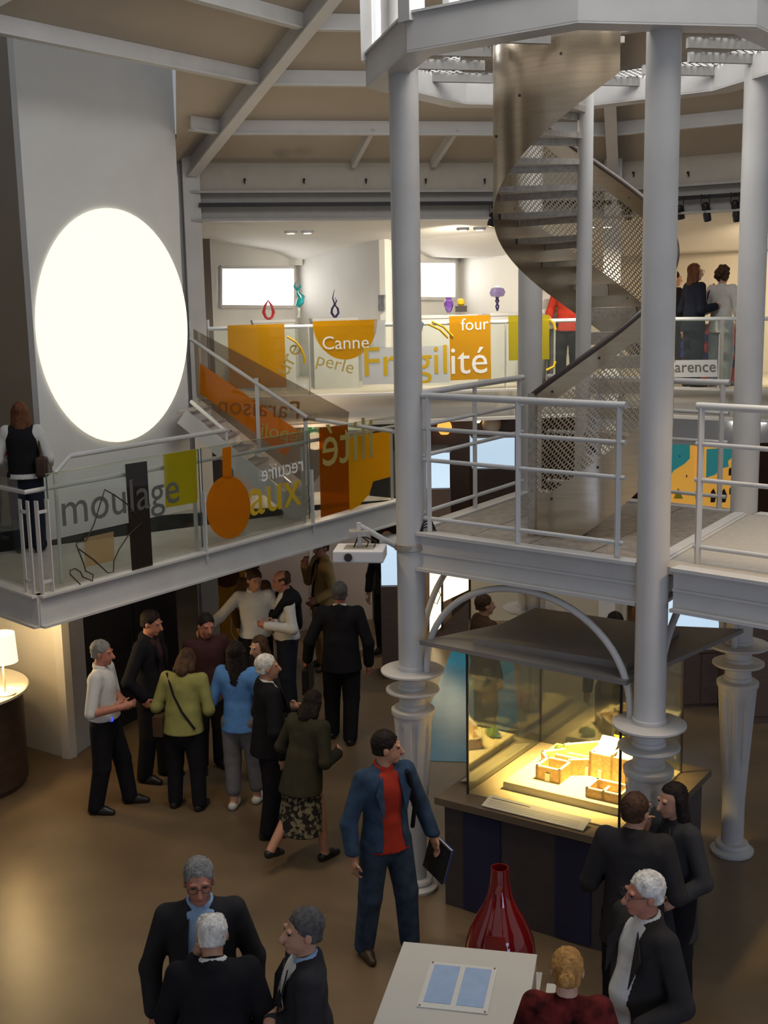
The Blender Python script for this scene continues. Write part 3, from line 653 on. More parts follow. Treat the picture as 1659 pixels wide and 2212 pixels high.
# stair glass: slanted orange band and mirror-written words
sp_ = VP((0, float(a_[1]) if False else 15.42), 98.0); sp_.p = np.array(sb) + [0, 0.11]; sp_.n = np.array([-sd[1], sd[0]]) * -1; sp_.n /= np.linalg.norm(sp_.n); sp_.t = sd
if sp_.n[1] > 0: pass
else: sp_.n = -sp_.n
s1 = sp_.shift(0.0); s2 = sp_.shift(-0.006)
decal('print_orange_band', [(430, 783), (545, 862), (652, 935), (615, 985), (540, 928), (433, 850)], s1, ORANGE, sg_)
ptext('Paraison', (471, 892), (645, 905), s2, mat('rust_lettering', (0.22, 0.08, 0.012), 0.7), sg_, mirror=True)
ptext('dépoli', (563, 942), (664, 957), s2, TAN, sg_, mirror=True)

# ------------------------------------------------------------------ gallery glass railing
gr = thing('gallery_railing', 'glass gallery railing printed with Canne, perle and Fragilité along the far upper floor', 'railing', v3(fpt(NF, AP - 0.1, 0), gz)); GR0 = tuple(gr.location)
gpl = facet(NF, AP - 0.10); tt = lambda px: (gpl.at(px, 760)[:2] - gpl.p) @ gpl.t
gpx = [452, 668, 881, 1094, 1200, 1330]
rz0, rz1, hz = 3.66, 4.56, 4.575
CHROME = mat('handrail_white', (0.72, 0.76, 0.78), 0.3, noise=0.03)
for i in range(len(gpx) - 1):
    p, q = gpl.p + gpl.t * (tt(gpx[i]) - .01), gpl.p + gpl.t * (tt(gpx[i + 1]) + .01)
    MB().beam(v3(p, (rz0 + rz1) / 2), v3(q, (rz0 + rz1) / 2), .012, rz1 - rz0).build('glass_panel', GLASS, gr, local=GR0)
for px in gpx:
    p = gpl.p + gpl.t * tt(px) + gpl.n * .05; MB().box((p[0], p[1], (gz + hz) / 2), (.05, .014, hz - gz), R_(NF)).build('post', PAINT, gr, local=GR0)
hp = gpl.n * 0.07
MB().tube([v3(gpl.p + gpl.t * tt(452) + hp, hz), v3(gpl.p + gpl.t * tt(1330) + hp, hz)], .028, 10).build('handrail', CHROME, gr, smooth=True, local=GR0)
p = gpl.p + gpl.t * tt(452) + hp; MB().tube([v3(p, hz), v3(p, hz + .12)], .02, 8).build('end_upright', CHROME, gr, local=GR0)
g1, g2 = gpl.shift(-.010), gpl.shift(-.015)
decal('print_amber_square', [(491, 703), (614, 699), (619, 837), (496, 839)], g1, AMBER, gr)
decal('print_half_disc', [(675, 694)] + [(675 + 70 - 70 * math.cos(R_(a)), 692 + 85 * math.sin(R_(a))) for a in np.linspace(4, 176, 24)] + [(815, 690)], g1, AMBER, gr)
ptext('Canne', (697, 755), (797, 752), g2, WHTV, gr)
ptext('perle', (683, 788), (761, 808), g2, TAN, gr)
decal('print_white_square', [(781, 752), (969, 746), (972, 826), (783, 831)], g1, FROST, gr); decal('print_white_corner', [(808, 692), (832, 691), (832, 752), (808, 752)], g1, FROST, gr)
ptext('Fragil', (788, 813), (966, 806), g2, YELV, gr)
decal('print_amber_block', [(970, 683), (1059, 680), (1061, 818), (973, 822)], g1, AMBER, gr)
ptext('four', (996, 714), (1056, 711), g2, WHTV, gr); ptext('ité', (975, 808), (1053, 805), g2, WHTV, gr)
decal('print_lime_block', [(1098, 682), (1186, 680), (1187, 776), (1099, 779)], g1, LIME, gr)
arcs = [[(620, 727), (638, 738), (650, 752), (657, 770), (658, 785)], [(925, 700), (950, 712), (968, 730)], [(933, 695), (958, 706), (978, 727)], [(1187, 690), (1197, 700), (1200, 712)], [(1180, 800), (1196, 792), (1200, 780)]]
for A in arcs: MB().tube([g2.at(*q) - np.array(GR0) for q in A], .018, 6).build('print_arc', YELV, gr)
u_ = np.array([-.75, 0, .65]); u_[1] = 0
ptext('ure', (622, 812), (652, 752), g2, TAN, gr, up=(gpl.t[0] * .8, gpl.t[1] * .8, .45))
decal('print_teal_arch', ell(905, 740, 22, 48, 180, 300, 14) + [(905, 740)], g1, film('teal_vinyl', (0.35, 0.45, 0.48), 0.45, 0.03), gr)
# right gallery railing
grr = thing('gallery_railing', 'glass gallery railing with frosted lettering arence below two visitors at the right', 'railing', v3(fpt(NR, AP - 0.1, 0), gz)); GQ0 = tuple(grr.location)
rpl = facet(NR, AP - 0.10); tr = lambda px: (rpl.at(px, 760)[:2] - rpl.p) @ rpl.t
for x0, x1 in ((1340, 1556), (1556, 1800)):
    p, q = rpl.p + rpl.t * (tr(x0) - .01), rpl.p + rpl.t * (tr(x1) + .01); MB().beam(v3(p, (rz0 + rz1) / 2), v3(q, (rz0 + rz1) / 2), .012, rz1 - rz0).build('glass_panel', GLASS, grr, local=GQ0)
for px in (1340, 1556, 1800):
    p = rpl.p + rpl.t * tr(px) - rpl.n * .03; MB().box((p[0], p[1], (gz + hz) / 2 - .1), (.05, .014, hz - gz - .2), R_(NR)).build('post', PAINT, grr, local=GQ0)
    p = rpl.p + rpl.t * tr(px) + rpl.n * .05; MB().box((p[0], p[1], (gz + hz) / 2), (.014, .05, hz - gz), R_(NR)).build('post', PAINT, grr, local=GQ0)
MB().tube([v3(rpl.p + rpl.t * tr(1335) + rpl.n * .07, hz), v3(rpl.p + rpl.t * tr(1800) + rpl.n * .07, hz)], .028, 10).build('handrail', CHROME, grr, smooth=True, local=GQ0)
r1, r2 = rpl.shift(-.010), rpl.shift(-.015)
decal('print_frosted_strip', [(1380, 779), (1549, 777), (1550, 814), (1380, 816)], r1, FROST, grr); ptext('transparence', (1376, 805), (1546, 803), r2, GREYV, grr)

# ------------------------------------------------------------------ plinths and art glass on the gallery
gp2 = facet(NF, AP + 1.25); PLW = mat('plinth_white', (0.46, 0.47, 0.47), 0.7, noise=0.03)
def plinth(label, x0, x1, y, pl_=gp2, dep=.45):
    a, b = pl_.at(x0, y), pl_.at(x1, y); c_ = (a + b) / 2; w = np.linalg.norm((b - a)[:2]); t = thing('plinth', label, 'plinth', (c_[0], c_[1], gz), math.atan2((b - a)[1], (b - a)[0]), 'white plinths on the gallery')
    h = c_[2] - gz; MB().box((0, dep / 2, h / 2 - .02), (w, dep, h - .04)).build('body', PLW, t); MB().box((0, dep / 2, h - .02), (w + .02, dep + .02, .04)).build('top', PLW, t); return t
plinth('white plinth under the red glass drop, behind the amber printed square', 547, 636, 691)
plinth('white plinth under the dark twisted flame, behind the Canne print', 676, 772, 687)
plinth('white plinth under the violet vase, behind the four print', 905, 1032, 681)
plinth('white plinth under the mushroom lamp, beside the lime print', 1060, 1124, 676)
def glassmat(name, col, e=0.0):
    m = mat(name, col, 0.08, spec=0.8, coat=0.5, noise=0.15, nscale=9)
    b = m.node_tree.nodes['Principled BSDF']; b.inputs['Transmission Weight'].default_value = 0.45
    return m
def on(px, py, e=.2): p = gp2.at(px, py); return (p[0] + gp2.n[0] * e, p[1] + gp2.n[1] * e, p[2])
def lathe_thing(name, label, loc, prof, m, n=28):
    o = MB().lathe(prof, n=n).build(name, m, None, smooth=True); o.location = loc; return tag(o, label, 'glass art')
p = on(583, 690); red = glassmat('red_glass', (0.55, 0.03, 0.035))
t = thing('glass_sculpture', 'red glass drop with an open eye, under the far left window', 'glass art', p)
pts = [(.0, 0, .0), (.05, 0, .03), (.075, 0, .1), (.055, 0, .19), (.0, 0, .27), (-.05, 0, .19), (-.07, 0, .1), (-.045, 0, .03), (0, 0, .0)]
MB().tube(pts, [.018, .022, .026, .02, .012, .02, .026, .022, .018], 10).build('loop', red, t, smooth=True); MB().lathe([(.04, -.002), (.035, .012)], n=20).build('foot', red, t)
p = on(648, 686); teal = glassmat('teal_glass', (0.02, 0.42, 0.45))
t = thing('glass_sculpture', 'turquoise glass figure with raised points on a pale stem', 'glass art', p)
MB().tube([(0, 0, .0), (.01, 0, .1), (-.01, 0, .17)], [.03, .025, .04], 12).build('stem', glassmat('pale_glass', (0.7, 0.75, 0.7)), t, smooth=True)
MB().tube([(-.01, 0, .15), (.03, 0, .22), (.05, .01, .3), (.0, 0, .36), (.01, 0, .42)], [.035, .06, .055, .03, .02], 12).build('body', teal, t, smooth=True)
for s_, h_ in ((-1, .52), (1, .5)): MB().tube([(.0, 0, .40), (s_ * .045, 0, .45), (s_ * .02, 0, h_)], [.022, .018, .004], 10).build('horn', teal, t, smooth=True)
p = on(728, 687); vio = glassmat('dark_violet_glass', (0.03, 0.02, 0.09))
t = thing('glass_sculpture', 'dark violet twisted glass flame above the Canne print', 'glass art', p)
for s_ in (-1, 1): MB().tube([(0, 0, .0), (s_ * .05, 0, .07), (s_ * .045, 0, .13), (0, 0, .2), (-s_ * .03, 0, .27 + .02 * s_), (0, 0, .36 + .06 * s_)], [.02, .02, .018, .014, .01, .003], 10).build('strand', vio, t, smooth=True)
lathe_thing('glass_vase', 'small clear glass vase on the second window sill', on(938, 652, 1.2), [(.03, 0), (.06, .06), (.05, .12), (.03, .14)], glassmat('clear_art_glass', (0.75, 0.78, 0.8)))
lathe_thing('glass_vase', 'violet glass vase with pale neck, second group on the gallery', on(976, 676), [(.025, 0), (.045, .03), (.075, .12), (.07, .17), (.04, .2), (.05, .23)], glassmat('violet_glass', (0.16, 0.06, 0.35)))
p = on(1003, 674); t = thing('glass_sculpture', 'small yellow glass piece standing on a dark block', 'glass art', p)
MB().box((0, 0, .045), (.17, .12, .09)).build('block', DARKM, t); MB().lathe([(.03, .09), (.06, .12), (.055, .18), (.02, .2)], n=20).build('bowl', glassmat('yellow_glass', (0.75, 0.5, 0.03)), t, smooth=True)
p = on(1082, 672); t = thing('glass_sculpture', 'glowing glass mushroom with a dark twisted stem', 'glass art', p)
for s_ in (-1, 1): MB().tube([(0, 0, 0), (s_ * .02, 0, .07), (-s_ * .02, .01, .15), (s_ * .03, 0, .23)], [.012, .014, .016, .02], 8).build('stem', vio, t, smooth=True)
MB().lathe([(.03, .20), (.10, .22), (.125, .28), (.10, .335), (.05, .355), (.0, .36)], n=24).build('cap', vio, t, smooth=True); MB().lathe([(.02, .235), (.075, .245), (.09, .29), (.07, .345), (.0, .375)], n=24).build('lit_core', glow('warm_core', (1, .85, .6), 3.0), t, smooth=True)
sgp = Seg(fold[2], fold[3]).shift(.02); c4 = [sgp.at(820, 672), sgp.at(833, 672), sgp.at(833, 637), sgp.at(820, 637)]
o = MB().slab(c4, np.array([sgp.n[0], sgp.n[1], 0]) * .03).build('wall_picture', mat('grey_picture', (0.22, 0.22, 0.24), 0.6, noise=0.3, nscale=12), None); tag(o, 'small grey picture on the folded wall beside the projector column', 'picture')
# red and blue wave board behind the right gallery railing
rp2 = facet(NR, AP + 0.9); wb = thing('wave_board', 'red display board with blue waves behind the right gallery railing', 'display board', tuple(rp2.at(1540, 820))); wb.location.z = gz
WB0 = tuple(wb.location); rd = mat('red_board', (0.42, 0.02, 0.02), 0.6, noise=0.1, nscale=5); bl = mat('blue_wave', (0.02, 0.03, 0.22), 0.6, noise=0.2, nscale=6)
a, b = rp2.at(1395, 700), rp2.at(1600, 700); wall('board', b, a, gz, a[2], -.04, rd, wb, False); bpy.data.objects[wb.children[0].name].location = (-WB0[0], -WB0[1], -WB0[2])
for k, y in enumerate((735, 765)):
    w = [(x, y + 14 * math.sin((x - 1395) / 26 + k)) for x in range(1395, 1601, 12)]; lo = [(x, yy + 16) for x, yy in reversed(w)]
    decal('wave', w + lo, rp2.shift(-.045), bl, wb)
# ------------------------------------------------------------------ lamps: track spots on the eave beam, twin downlights in the gallery ceiling
trk = facet(NF, AP - 0.14)
def bar(label, pl_, x0, x1, y):
    a, b = pl_.at(x0, y), pl_.at(x1, y); a[2] = b[2] = (a[2] + b[2]) / 2; t = tag(MB().beam(a - np.array(v3((a[:2] + b[:2]) / 2, a[2])), b - np.array(v3((a[:2] + b[:2]) / 2, a[2])), .05, .05).build('light_track', BLACK, None), label, 'light track'); t.location = v3((a[:2] + b[:2]) / 2, a[2]); return t
bar('long black lighting track under the far eave beam', trk, 430, 1320, 440)
trr = facet(NR, AP - 0.14); bar('black lighting track at the right, holding three spotlights', trr, 1335, 1760, 424)
HOT = glow('lamp_filament', (1.0, 0.62, 0.25), 14)
def spotlight(label, pl_, px, y0, y1, tilt, drop=.1, grp='black track spotlights'):
    a = pl_.at(px, y0); t = thing('track_spotlight', label, 'spotlight', (a[0], a[1], a[2] + .03), 0, grp)
    MB().box((0, 0, -.02), (.05, .14, .03)).build('track_adapter', BLACK, t)
    for s_ in (-1, 1): MB().box((s_ * .055, 0, -.02 - drop / 2), (.008, .02, drop + .06)).build('yoke_arm', BLACK, t)
    L = (y1 - y0) / F * np.linalg.norm(a[:2]) - drop; d = np.array([math.sin(tilt), .25, -math.cos(tilt)]); d /= np.linalg.norm(d); b0 = np.array([0, 0, -drop - .02])
    MB().tube([b0 - d * .02, b0, b0 + d * L * .55, b0 + d * L * .6, b0 + d * L], [.03, .045, .045, .052, .05], 14).build('barrel', BLACK, t, smooth=True)
    for k in range(4): q = b0 + d * L * (.08 + .1 * k); MB().tube([q, q + d * .008], .056, 14).build('cooling_fin', BLACK, t)
    q = b0 + d * L; MB().tube([q, q + d * .004], .034, 14).build('lens', HOT, t); return t
spotlight('black track spotlight left of the spiral stair', trk, 1066, 448, 488, R_(-14))
spotlight('black track spotlight seen through the perforated balustrade', trr, 1356, 430, 474, R_(6))
spotlight('black track spotlight touching the right edge of the nearest column', trr, 1468, 432, 472, R_(14))
spotlight('black track spotlight, middle one of the three at the right', trr, 1524, 426, 476, R_(14))
spotlight('black track spotlight beside the right column', trr, 1588, 421, 476, R_(13))
for k, (px, py) in enumerate(((646, 497), (1018, 490), (1294, 484))):
    g_ = facet(NF, AP + 2.0); a = g_.at(px, py); zc_ = 5.99 - (5.99 - 5.52) * (2.0) / 6.2; s_ = (zc_ - EYE) / (a[2] - EYE); a = O_ + (a - O_) * s_; a[2] = zc_ - .012
    t = thing('twin_downlight', ('glowing twin downlight over the turquoise figure', 'glowing twin downlight over the violet vase', 'glowing twin downlight seen behind the stair pole')[k], 'downlight', tuple(a), 0, 'twin downlights of the gallery')
    for s_ in (-1, 1):
        MB().lathe([(.075, -.03), (.085, -.02), (.085, .005)], c=(s_ * .11, 0, 0), n=20).build('bezel', PAINT, t); MB().lathe([(.05, -.036), (.05, -.028)], c=(s_ * .11, 0, 0), n=16).build('bulb', glow('downlight_bulb', (1.0, .8, .62), 6), t)
    lo = lamp('SPOT', 'downlight_beam', (a[0], a[1], a[2] - .06), (a[0] + .1, a[1] + .9, gz), 190, (1.0, .86, .66), .06, 120, .8)
for k, px in enumerate((529, 657, 791, 920, 1047, 1368, 1486)):
    pl_ = (trk if px < 1300 else trr).shift(.09); a = pl_.at(px, 393 if px < 1300 else 378); t = thing('ceiling_hook', 'tiny dark hook on the eave frieze, ' + ('nearest the disc panel', 'second from the disc panel', 'just left of the left tower column', 'just right of the left tower column', 'left of the spiral stair', 'behind the stair handrail', 'between the nearest and right columns')[k], 'hook', tuple(a), 0, 'hooks along the eave frieze'); 
    MB().tube([(0, 0, .03), (0, -.03, .025), (0, -.045, .0), (0, -.02, -.02)], .009, 8).build('hook_bar', BLACK, t); MB().box((0, .0, .03), (.03, .02, .03)).build('hook_plate', BLACK, t)
lamp('SPOT', 'gallery_wash_right', tuple(fpt(NR, AP + .8, 1.0)) + (5.7,), tuple(fpt(NR, AP + 2.6, 1.4)) + (4.2,), 330, (1.0, .78, .50), .1, 130, .9)
lamp('SPOT', 'gallery_wash_far', tuple(fpt(NF, AP + .5, -.9)) + (5.75,), tuple(fpt(NF, AP + 3.0, -.9)) + (4.4,), 200, (1.0, .86, .66), .1, 130, .9)
# ================================================================== GLASS CASE WITH THE BUILDING MODEL
cA = R_(-34); cc = np.array([1.56, 9.47]); E1 = np.array([math.cos(cA), math.sin(cA)]); E2 = np.array([-E1[1], E1[0]])
case = thing('display_case', 'dark display case with a tall glass box and wide flat canopy under the tower', 'display case', v3(cc, 0), cA)
cz = .95; ch = .86; gh = .66
MB().box((0, 0, (cz - .06) / 2), (ch * 2 - .12, ch * 2 - .12, cz - .06)).build('pedestal', CASED, case)
for k, x in enumerate((-.45, .35)): MB().box((x, -ch + .055, .44), (.34 if k == 0 else .3, .012, .84)).build('side_panel', mat('case_blue_panel', (0.020, 0.020, 0.055), 0.5), case)
MB().box((0, 0, cz - .03), (ch * 2, ch * 2, .06)).build('counter', CASET, case); 
MB().box((0, 0, cz + .006), (gh * 2, gh * 2, .012)).build('inner_board', mat('case_beige_board', (0.42, 0.34, 0.22), 0.7, noise=0.04), case)
gt = 2.20
CG = film('case_glass', (0.75, 0.85, 0.8), 0.02, 0.07, (0.93, 0.96, 0.93))
for k in range(4):
    a = k * math.pi / 2; x, y = gh * math.cos(a), gh * math.sin(a); MB().box((x, y, (cz + gt) / 2), (.01, gh * 2, gt - cz), a).build('glass_pane', CG, case)
    x, y = gh * (math.cos(a) - math.sin(a)), gh * (math.sin(a) + math.cos(a)); MB().box((x, y, (cz + gt) / 2), (.016, .016, gt - cz)).build('corner_seal', DARKM, case)
canm = mat('canopy_grey', (0.22, 0.20, 0.185), 0.42, noise=0.08, nscale=5)
hc = .90; MB().prism([(-hc - .12, -hc + .1), (hc - .1, -hc - .02), (hc + .2, hc - .08), (-hc + .30, hc - .72)], gt, gt + .035).build('canopy_plate', canm, case)
MB().box((.06, -.14, gt + .06), (gh * 2 - .02, gh * 2 - .24, .06)).build('canopy_box', canm, case)
lp = lamp('SPOT', 'case_lamp', (cc[0] - .05, cc[1], gt - .05), (cc[0] + .1, cc[1] + .03, cz), 620, (1.0, .68, .24), .10, 84, .7)
# sloping text panels on the counter
lm = mat('label_card', (0.66, 0.62, 0.50), 0.7); tx = mat('label_print', (0.12, 0.12, 0.10), 0.8)
for k, (x, y, w, rz_) in enumerate(((.0, -.755, .88, 0), (-.755, .0, .98, -math.pi / 2), (.05, .755, .8, math.pi))):
    ob = bpy.data.objects.new('text_panel', None); COL.objects.link(ob); ob.parent = case; ob.location = (x, y, cz + .03); ob.rotation_euler = (R_(14), 0, rz_)
    MB().box((0, 0, 0), (w, .15, .008)).build('card', lm, ob)
    MB().box((-w * .46 + .17, .042, .0046), (.34, .009, .001)).build('title_line', tx, ob)
    for r in range(4): MB().box((-.01, .01 - r * .02, .0046), (w * .9, .004, .001)).build('text_line', mat('label_faint_print', (0.40, 0.38, 0.30), 0.8), ob)
# building model
bm_ = thing('building_model', 'lit scale model of a stone building complex on a cream slab inside the glass case', 'model', (*(cc + E1 * .06 + E2 * .06), cz + .012), cA)
cream = mat('model_cream', (0.78, 0.66, 0.40), 0.8, noise=0.06, nscale=14, bump=0.1, bscale=60); stone = mat('model_stone', (0.48, 0.33, 0.15), 0.85, noise=0.25, nscale=40, bump=0.2, bscale=120); wtop = mat('model_white', (0.82, 0.78, 0.70), 0.8); yroof = mat('model_yellow_roof', (0.85, 0.62, 0.02), 0.6)
MB().box((0, 0, .032), (1.02, 1.0, .064)).build('slab', cream, bm_)
MB().box((0, 0, .028), (1.024, 1.004, .05)).build('slab_edge', mat('model_slab_edge', (0.5, 0.48, 0.42), 0.8), bm_)
Z0 = .064
def mwall(x0, y0, x1, y1, h, th=.022):
    a, b = np.array([x0, y0]), np.array([x1, y1]); d = (b - a) / np.linalg.norm(b - a); n = np.array([-d[1], d[0]]) * th / 2
    P_ = [a - n - d * th / 2, b - n + d * th / 2, b + n + d * th / 2, a + n - d * th / 2]; w = MB().prism(P_, Z0, Z0 + h).build('model_wall', stone, bm_); MB().prism(P_, Z0 + h, Z0 + h + .008).build('wall_top', wtop, w)
def room(x0, y0, x1, y1, h): mwall(x0, y0, x1, y0, h); mwall(x1, y0, x1, y1, h); mwall(x1, y1, x0, y1, h); mwall(x0, y1, x0, y0, h)
room(.05, -.02, .44, .34, .20); mwall(.24, -.02, .24, .34, .22); room(.10, .34, .40, .46, .16)
for x0, x1 in ((.07, .23), (.26, .43)):
    MB().slab([(x0, .00, Z0 + .19), (x1, .00, Z0 + .19), (x1, .17, Z0 + .29), (x0, .17, Z0 + .29)], (0, 0, .008)).build('roof_half', wtop, bm_); MB().slab([(x0, .34, Z0 + .19), (x1, .34, Z0 + .19), (x1, .17, Z0 + .29), (x0, .17, Z0 + .29)], (0, 0, .008)).build('roof_half', wtop, bm_)
MB().slab([(.10, .34, Z0 + .24), (.30, .34, Z0 + .24), (.30, .45, Z0 + .17), (.10, .45, Z0 + .17)], (0, 0, .012)).build('yellow_roof', yroof, bm_)
room(.20, -.42, .48, -.22, .07); mwall(.34, -.42, .34, -.32, .07)
room(-.30, -.30, -.10, -.10, .11); mwall(-.10, -.10, .05, .0, .13); mwall(-.30, -.10, -.42, .04, .09); mwall(-.42, .04, -.28, .20, .09); mwall(-.28, .20, -.05, .42, .13); mwall(-.05, .42, .10, .42, .13); mwall(-.28, .02, .05, .02, .10)
for x in (-.2, -.12, -.04): MB().box((x, .10, Z0 + .05), (.012, .012, .1)).build('model_post', wtop, bm_)
MB().box((-.08, .10, Z0 + .105), (.28, .012, .012)).build('model_lintel', wtop, bm_)
for x, y, w in ((.02, -.035, .03), (.14, -.035, .03), (-.2, -.315, .04)): MB().box((x, y, Z0 + .035), (w, .012, .07)).build('model_door', wtop, bm_)
gm = mat('model_foliage', (0.10, 0.16, 0.03), 0.9, noise=0.4, nscale=40, bump=0.4, bscale=60)
for k in range(9):
    x, y, r = -.36 + random.uniform(-.07, .07), .37 + random.uniform(-.06, .06), random.uniform(.025, .045); bmm = bmesh.new(); bmesh.ops.create_icosphere(bmm, subdivisions=2, radius=r)
    for v in bmm.verts: v.co *= random.uniform(.82, 1.15); 
    for v in bmm.verts: v.co += Vector((x, y, Z0 + r * .7))
    me = bpy.data.meshes.new('shrub'); bmm.to_mesh(me); bmm.free(); me.materials.append(gm); o = bpy.data.objects.new('shrub', me); COL.objects.link(o); o.parent = bm_
# ================================================================== FOREGROUND PLINTH, RED BOTTLE
pw = mat('plinth_cream', (0.52, 0.485, 0.43), 0.75, noise=0.03, nscale=3); c4 = [Pz(*q, 1.05)[:2] for q in ((875, 2035), (1157, 2062), (1145, 2212), (815, 2212))]
ctr = sum(c4) / 4; d = (c4[1] - c4[0]); wid = np.linalg.norm(d) + .01; ang = math.atan2(d[1], d[0]); ex = d / np.linalg.norm(d); ey = np.array([-ex[1], ex[0]])
org = (c4[0] + c4[1]) / 2 - ey * .5
fpn = thing('plinth', 'large white plinth in the foreground with a printed card on top', 'plinth', v3(org, 0), ang); 
bevel(MB().box((0, 0, .515), (wid, 1.0, 1.03)).build('body', pw, fpn), .004); bevel(MB().box((0, 0, 1.04), (wid + .01, 1.01, .022)).build('top', pw, fpn), .004)
def loc2(px, py): q = Pz(px, py, 1.052)[:2] - org; return np.array([q @ ex, q @ ey])
q4 = [loc2(*q) for q in ((930, 2080), (1070, 2094), (1054, 2190), (904, 2176))]; cen = sum(q4) / 4
crd = thing('printed_card', 'white card with two pale blue panels lying on the foreground plinth', 'card', (*(org + ex * cen[0] + ey * cen[1]), 1.051), ang)
MB().box((0, 0, .004), (.40, .47, .008)).build('card', mat('card_white', (0.60, 0.58, 0.54), 0.6), crd)
bpan = mat('card_blue', (0.30, 0.40, 0.58), 0.5, noise=0.06, nscale=12)
for s_ in (-1, 1): bevel(MB().box((s_ * .093, .01, .0095), (.155, .39, .003)).build('blue_panel', bpan, crd), .001)
for s_ in (-1, 1):
    for u in (-1, 1): MB().lathe([(.006, .008), (.006, .012)], c=(s_ * .185, u * .222, 0), n=10).build('pin', mat('pin_red', (0.25, 0.08, 0.06), 0.4), crd)
rv = glassmat('deep_red_glass', (0.30, 0.010, 0.012)); rv.node_tree.nodes['Principled BSDF'].inputs['Roughness'].default_value = .04
bx_, by_ = Py(1080, 2030, 7.35)[:2]
rvz = .40
o = MB().lathe([(.12, 0), (.19, .02), (.225, .10), (.238, .20), (.238, .28), (.225, .37), (.196, .45), (.158, .53), (.112, .61), (.082, .69), (.064, .79), (.059, .88), (.051, .88), (.055, .79), (.072, .69), (.102, .61), (.148, .53), (.186, .45), (.215, .37), (.228, .28), (.228, .20), (.21, .10), (.12, .03)], n=56, capt=True).build('glass_bottle', rv, None, smooth=True)
o.location = (bx_, by_, rvz); tag(o, 'large deep red glass bottle behind the foreground plinth', 'bottle')
t = thing('plinth', 'low white plinth carrying the large red glass bottle', 'plinth', (bx_, by_, 0), ang); MB().box((0, 0, rvz / 2 - .012), (.5, .5, rvz - .024)).build('body', pw, t); MB().box((0, 0, rvz - .012), (.52, .52, .024)).build('top', pw, t)
q = Pz(1168, 2128, .95); t = thing('side_panel', 'narrow white panel edge standing right of the foreground plinth', 'panel', (q[0], q[1] - .3, 0), ang); MB().box((0, 0, .475), (.05, .6, .95)).build('board', pw, t); MB().box((0, 0, .955), (.055, .605, .012)).build('cap', pw, t)
# ================================================================== RECEPTION DESK AND LAMP
dk = thing('reception_desk', 'round dark wooden reception desk with a white top at the left edge', 'desk', (-4.50, 11.95, 0)); wood = mat('dark_wood', (0.055, 0.032, 0.022), 0.5, noise=0.25, nscale=3, stretch=(1, 1, 5))
MB().lathe([(.66, .0), (.66, .05), (.69, .06), (.69, 1.0), (.67, 1.01)], n=64).build('drum', wood, dk, smooth=True); MB().lathe([(.74, 1.01), (.76, 1.02), (.76, 1.045), (.75, 1.055)], n=64).build('top', mat('desk_white_top', (0.72, 0.70, 0.66), 0.4), dk, smooth=True)
q = Py(14, 1450, 11.75); tl = thing('table_lamp', 'white table lamp with a glowing drum shade on the reception desk', 'lamp', (q[0] - .03, 11.75, 1.055)); ivory = mat('lamp_ivory', (0.7, 0.66, 0.58), 0.5)
MB().lathe([(.11, 0), (.11, .014), (.09, .022), (.012, .028)], n=32).build('base', ivory, tl, smooth=True); MB().lathe([(.010, .02), (.010, .36)], n=14).build('stem', ivory, tl, smooth=True)
MB().lathe([(.150, .34), (.135, .64)], n=40, capb=False, capt=False).build('shade', glow('lamp_shade', (1.0, .80, .44), 1.7), tl, smooth=True); MB().lathe([(.0, .40), (.03, .43), (.035, .47), (.02, .51), (.0, .52)], n=16).build('bulb', glow('lamp_bulb', (1, .85, .55), 6), tl, smooth=True)
lamp('POINT', 'table_lamp_light', (q[0] - .06, 11.75, 1.055 + .75), None, 50, (1.0, .72, .34), .08); lamp('POINT', 'table_lamp_light', (q[0] - .06, 11.75, 1.055 + .28), None, 10, (1.0, .72, .34), .05)
# ================================================================== PROJECTOR ON ITS ARM
pj = thing('projector', 'white ceiling projector on an arm clamped to the left tower column', 'projector', tuple(Py(778, 1195, 9.35))); p0 = np.array(pj.location)
c1 = np.array([*CC[1], 2.98]) - p0
MB().lathe([(.12, -.03), (.13, -.025), (.13, .025), (.12, .03)], c=tuple(c1), n=40).build('clamp_ring', GALV, pj, smooth=True)
mnt = Py(775, 1140, 9.35) - p0
MB().tube([c1 + [-.12, 0, 0], mnt + [0, 0, .02]], .022, 10).build('arm', PAINT, pj, smooth=True); MB().tube([mnt + [0, 0, .04], [0, 0, .05]], .018, 8).build('drop_tube', PAINT, pj)
MB().box((mnt[0], mnt[1], mnt[2] - .04), (.16, .12, .04)).build('mount_plate', GALV, pj)
pw2 = mat('projector_white', (0.62, 0.60, 0.60), 0.4)
bevel(MB().box((0, 0, .0), (.40, .30, .10), R_(-6)).build('housing', pw2, pj), .014, 3)
pl2 = MB().box((0, 0, .047), (.24, .18, .012), R_(-6)).build('top_grille', GALV, pj)
MB().tube([(-.09, -.12, .0), (-.092, -.165, .0)], .032, 18).build('lens', DARKM, pj, smooth=True)
for x in (-.05, .05, .11): MB().tube([(x, -.02, .05), (x + .02, 0, .09), (mnt[0], mnt[1], mnt[2] - .05)], .006, 6).build('cable', BLACK, pj, smooth=True)
MB().box((.10, -.137, .0), (.1, .006, .03), R_(-6)).build('vent', mat('vent_pinkish', (0.45, 0.38, 0.36), 0.6), pj)
k = thing('cable_bundle', 'small coil of black cable tied at the deck corner by the left column', 'cable', v3(CC[1] + [.14, -.05], 3.14))
for r in range(4): MB().tube([(.045 * math.cos(u) * (1 + .2 * r), .03 * math.sin(u + r), .07 * math.sin(u) - .02 * r) for u in np.linspace(0, 6.1, 18)], .006, 6).build('loop', BLACK, k, smooth=True)
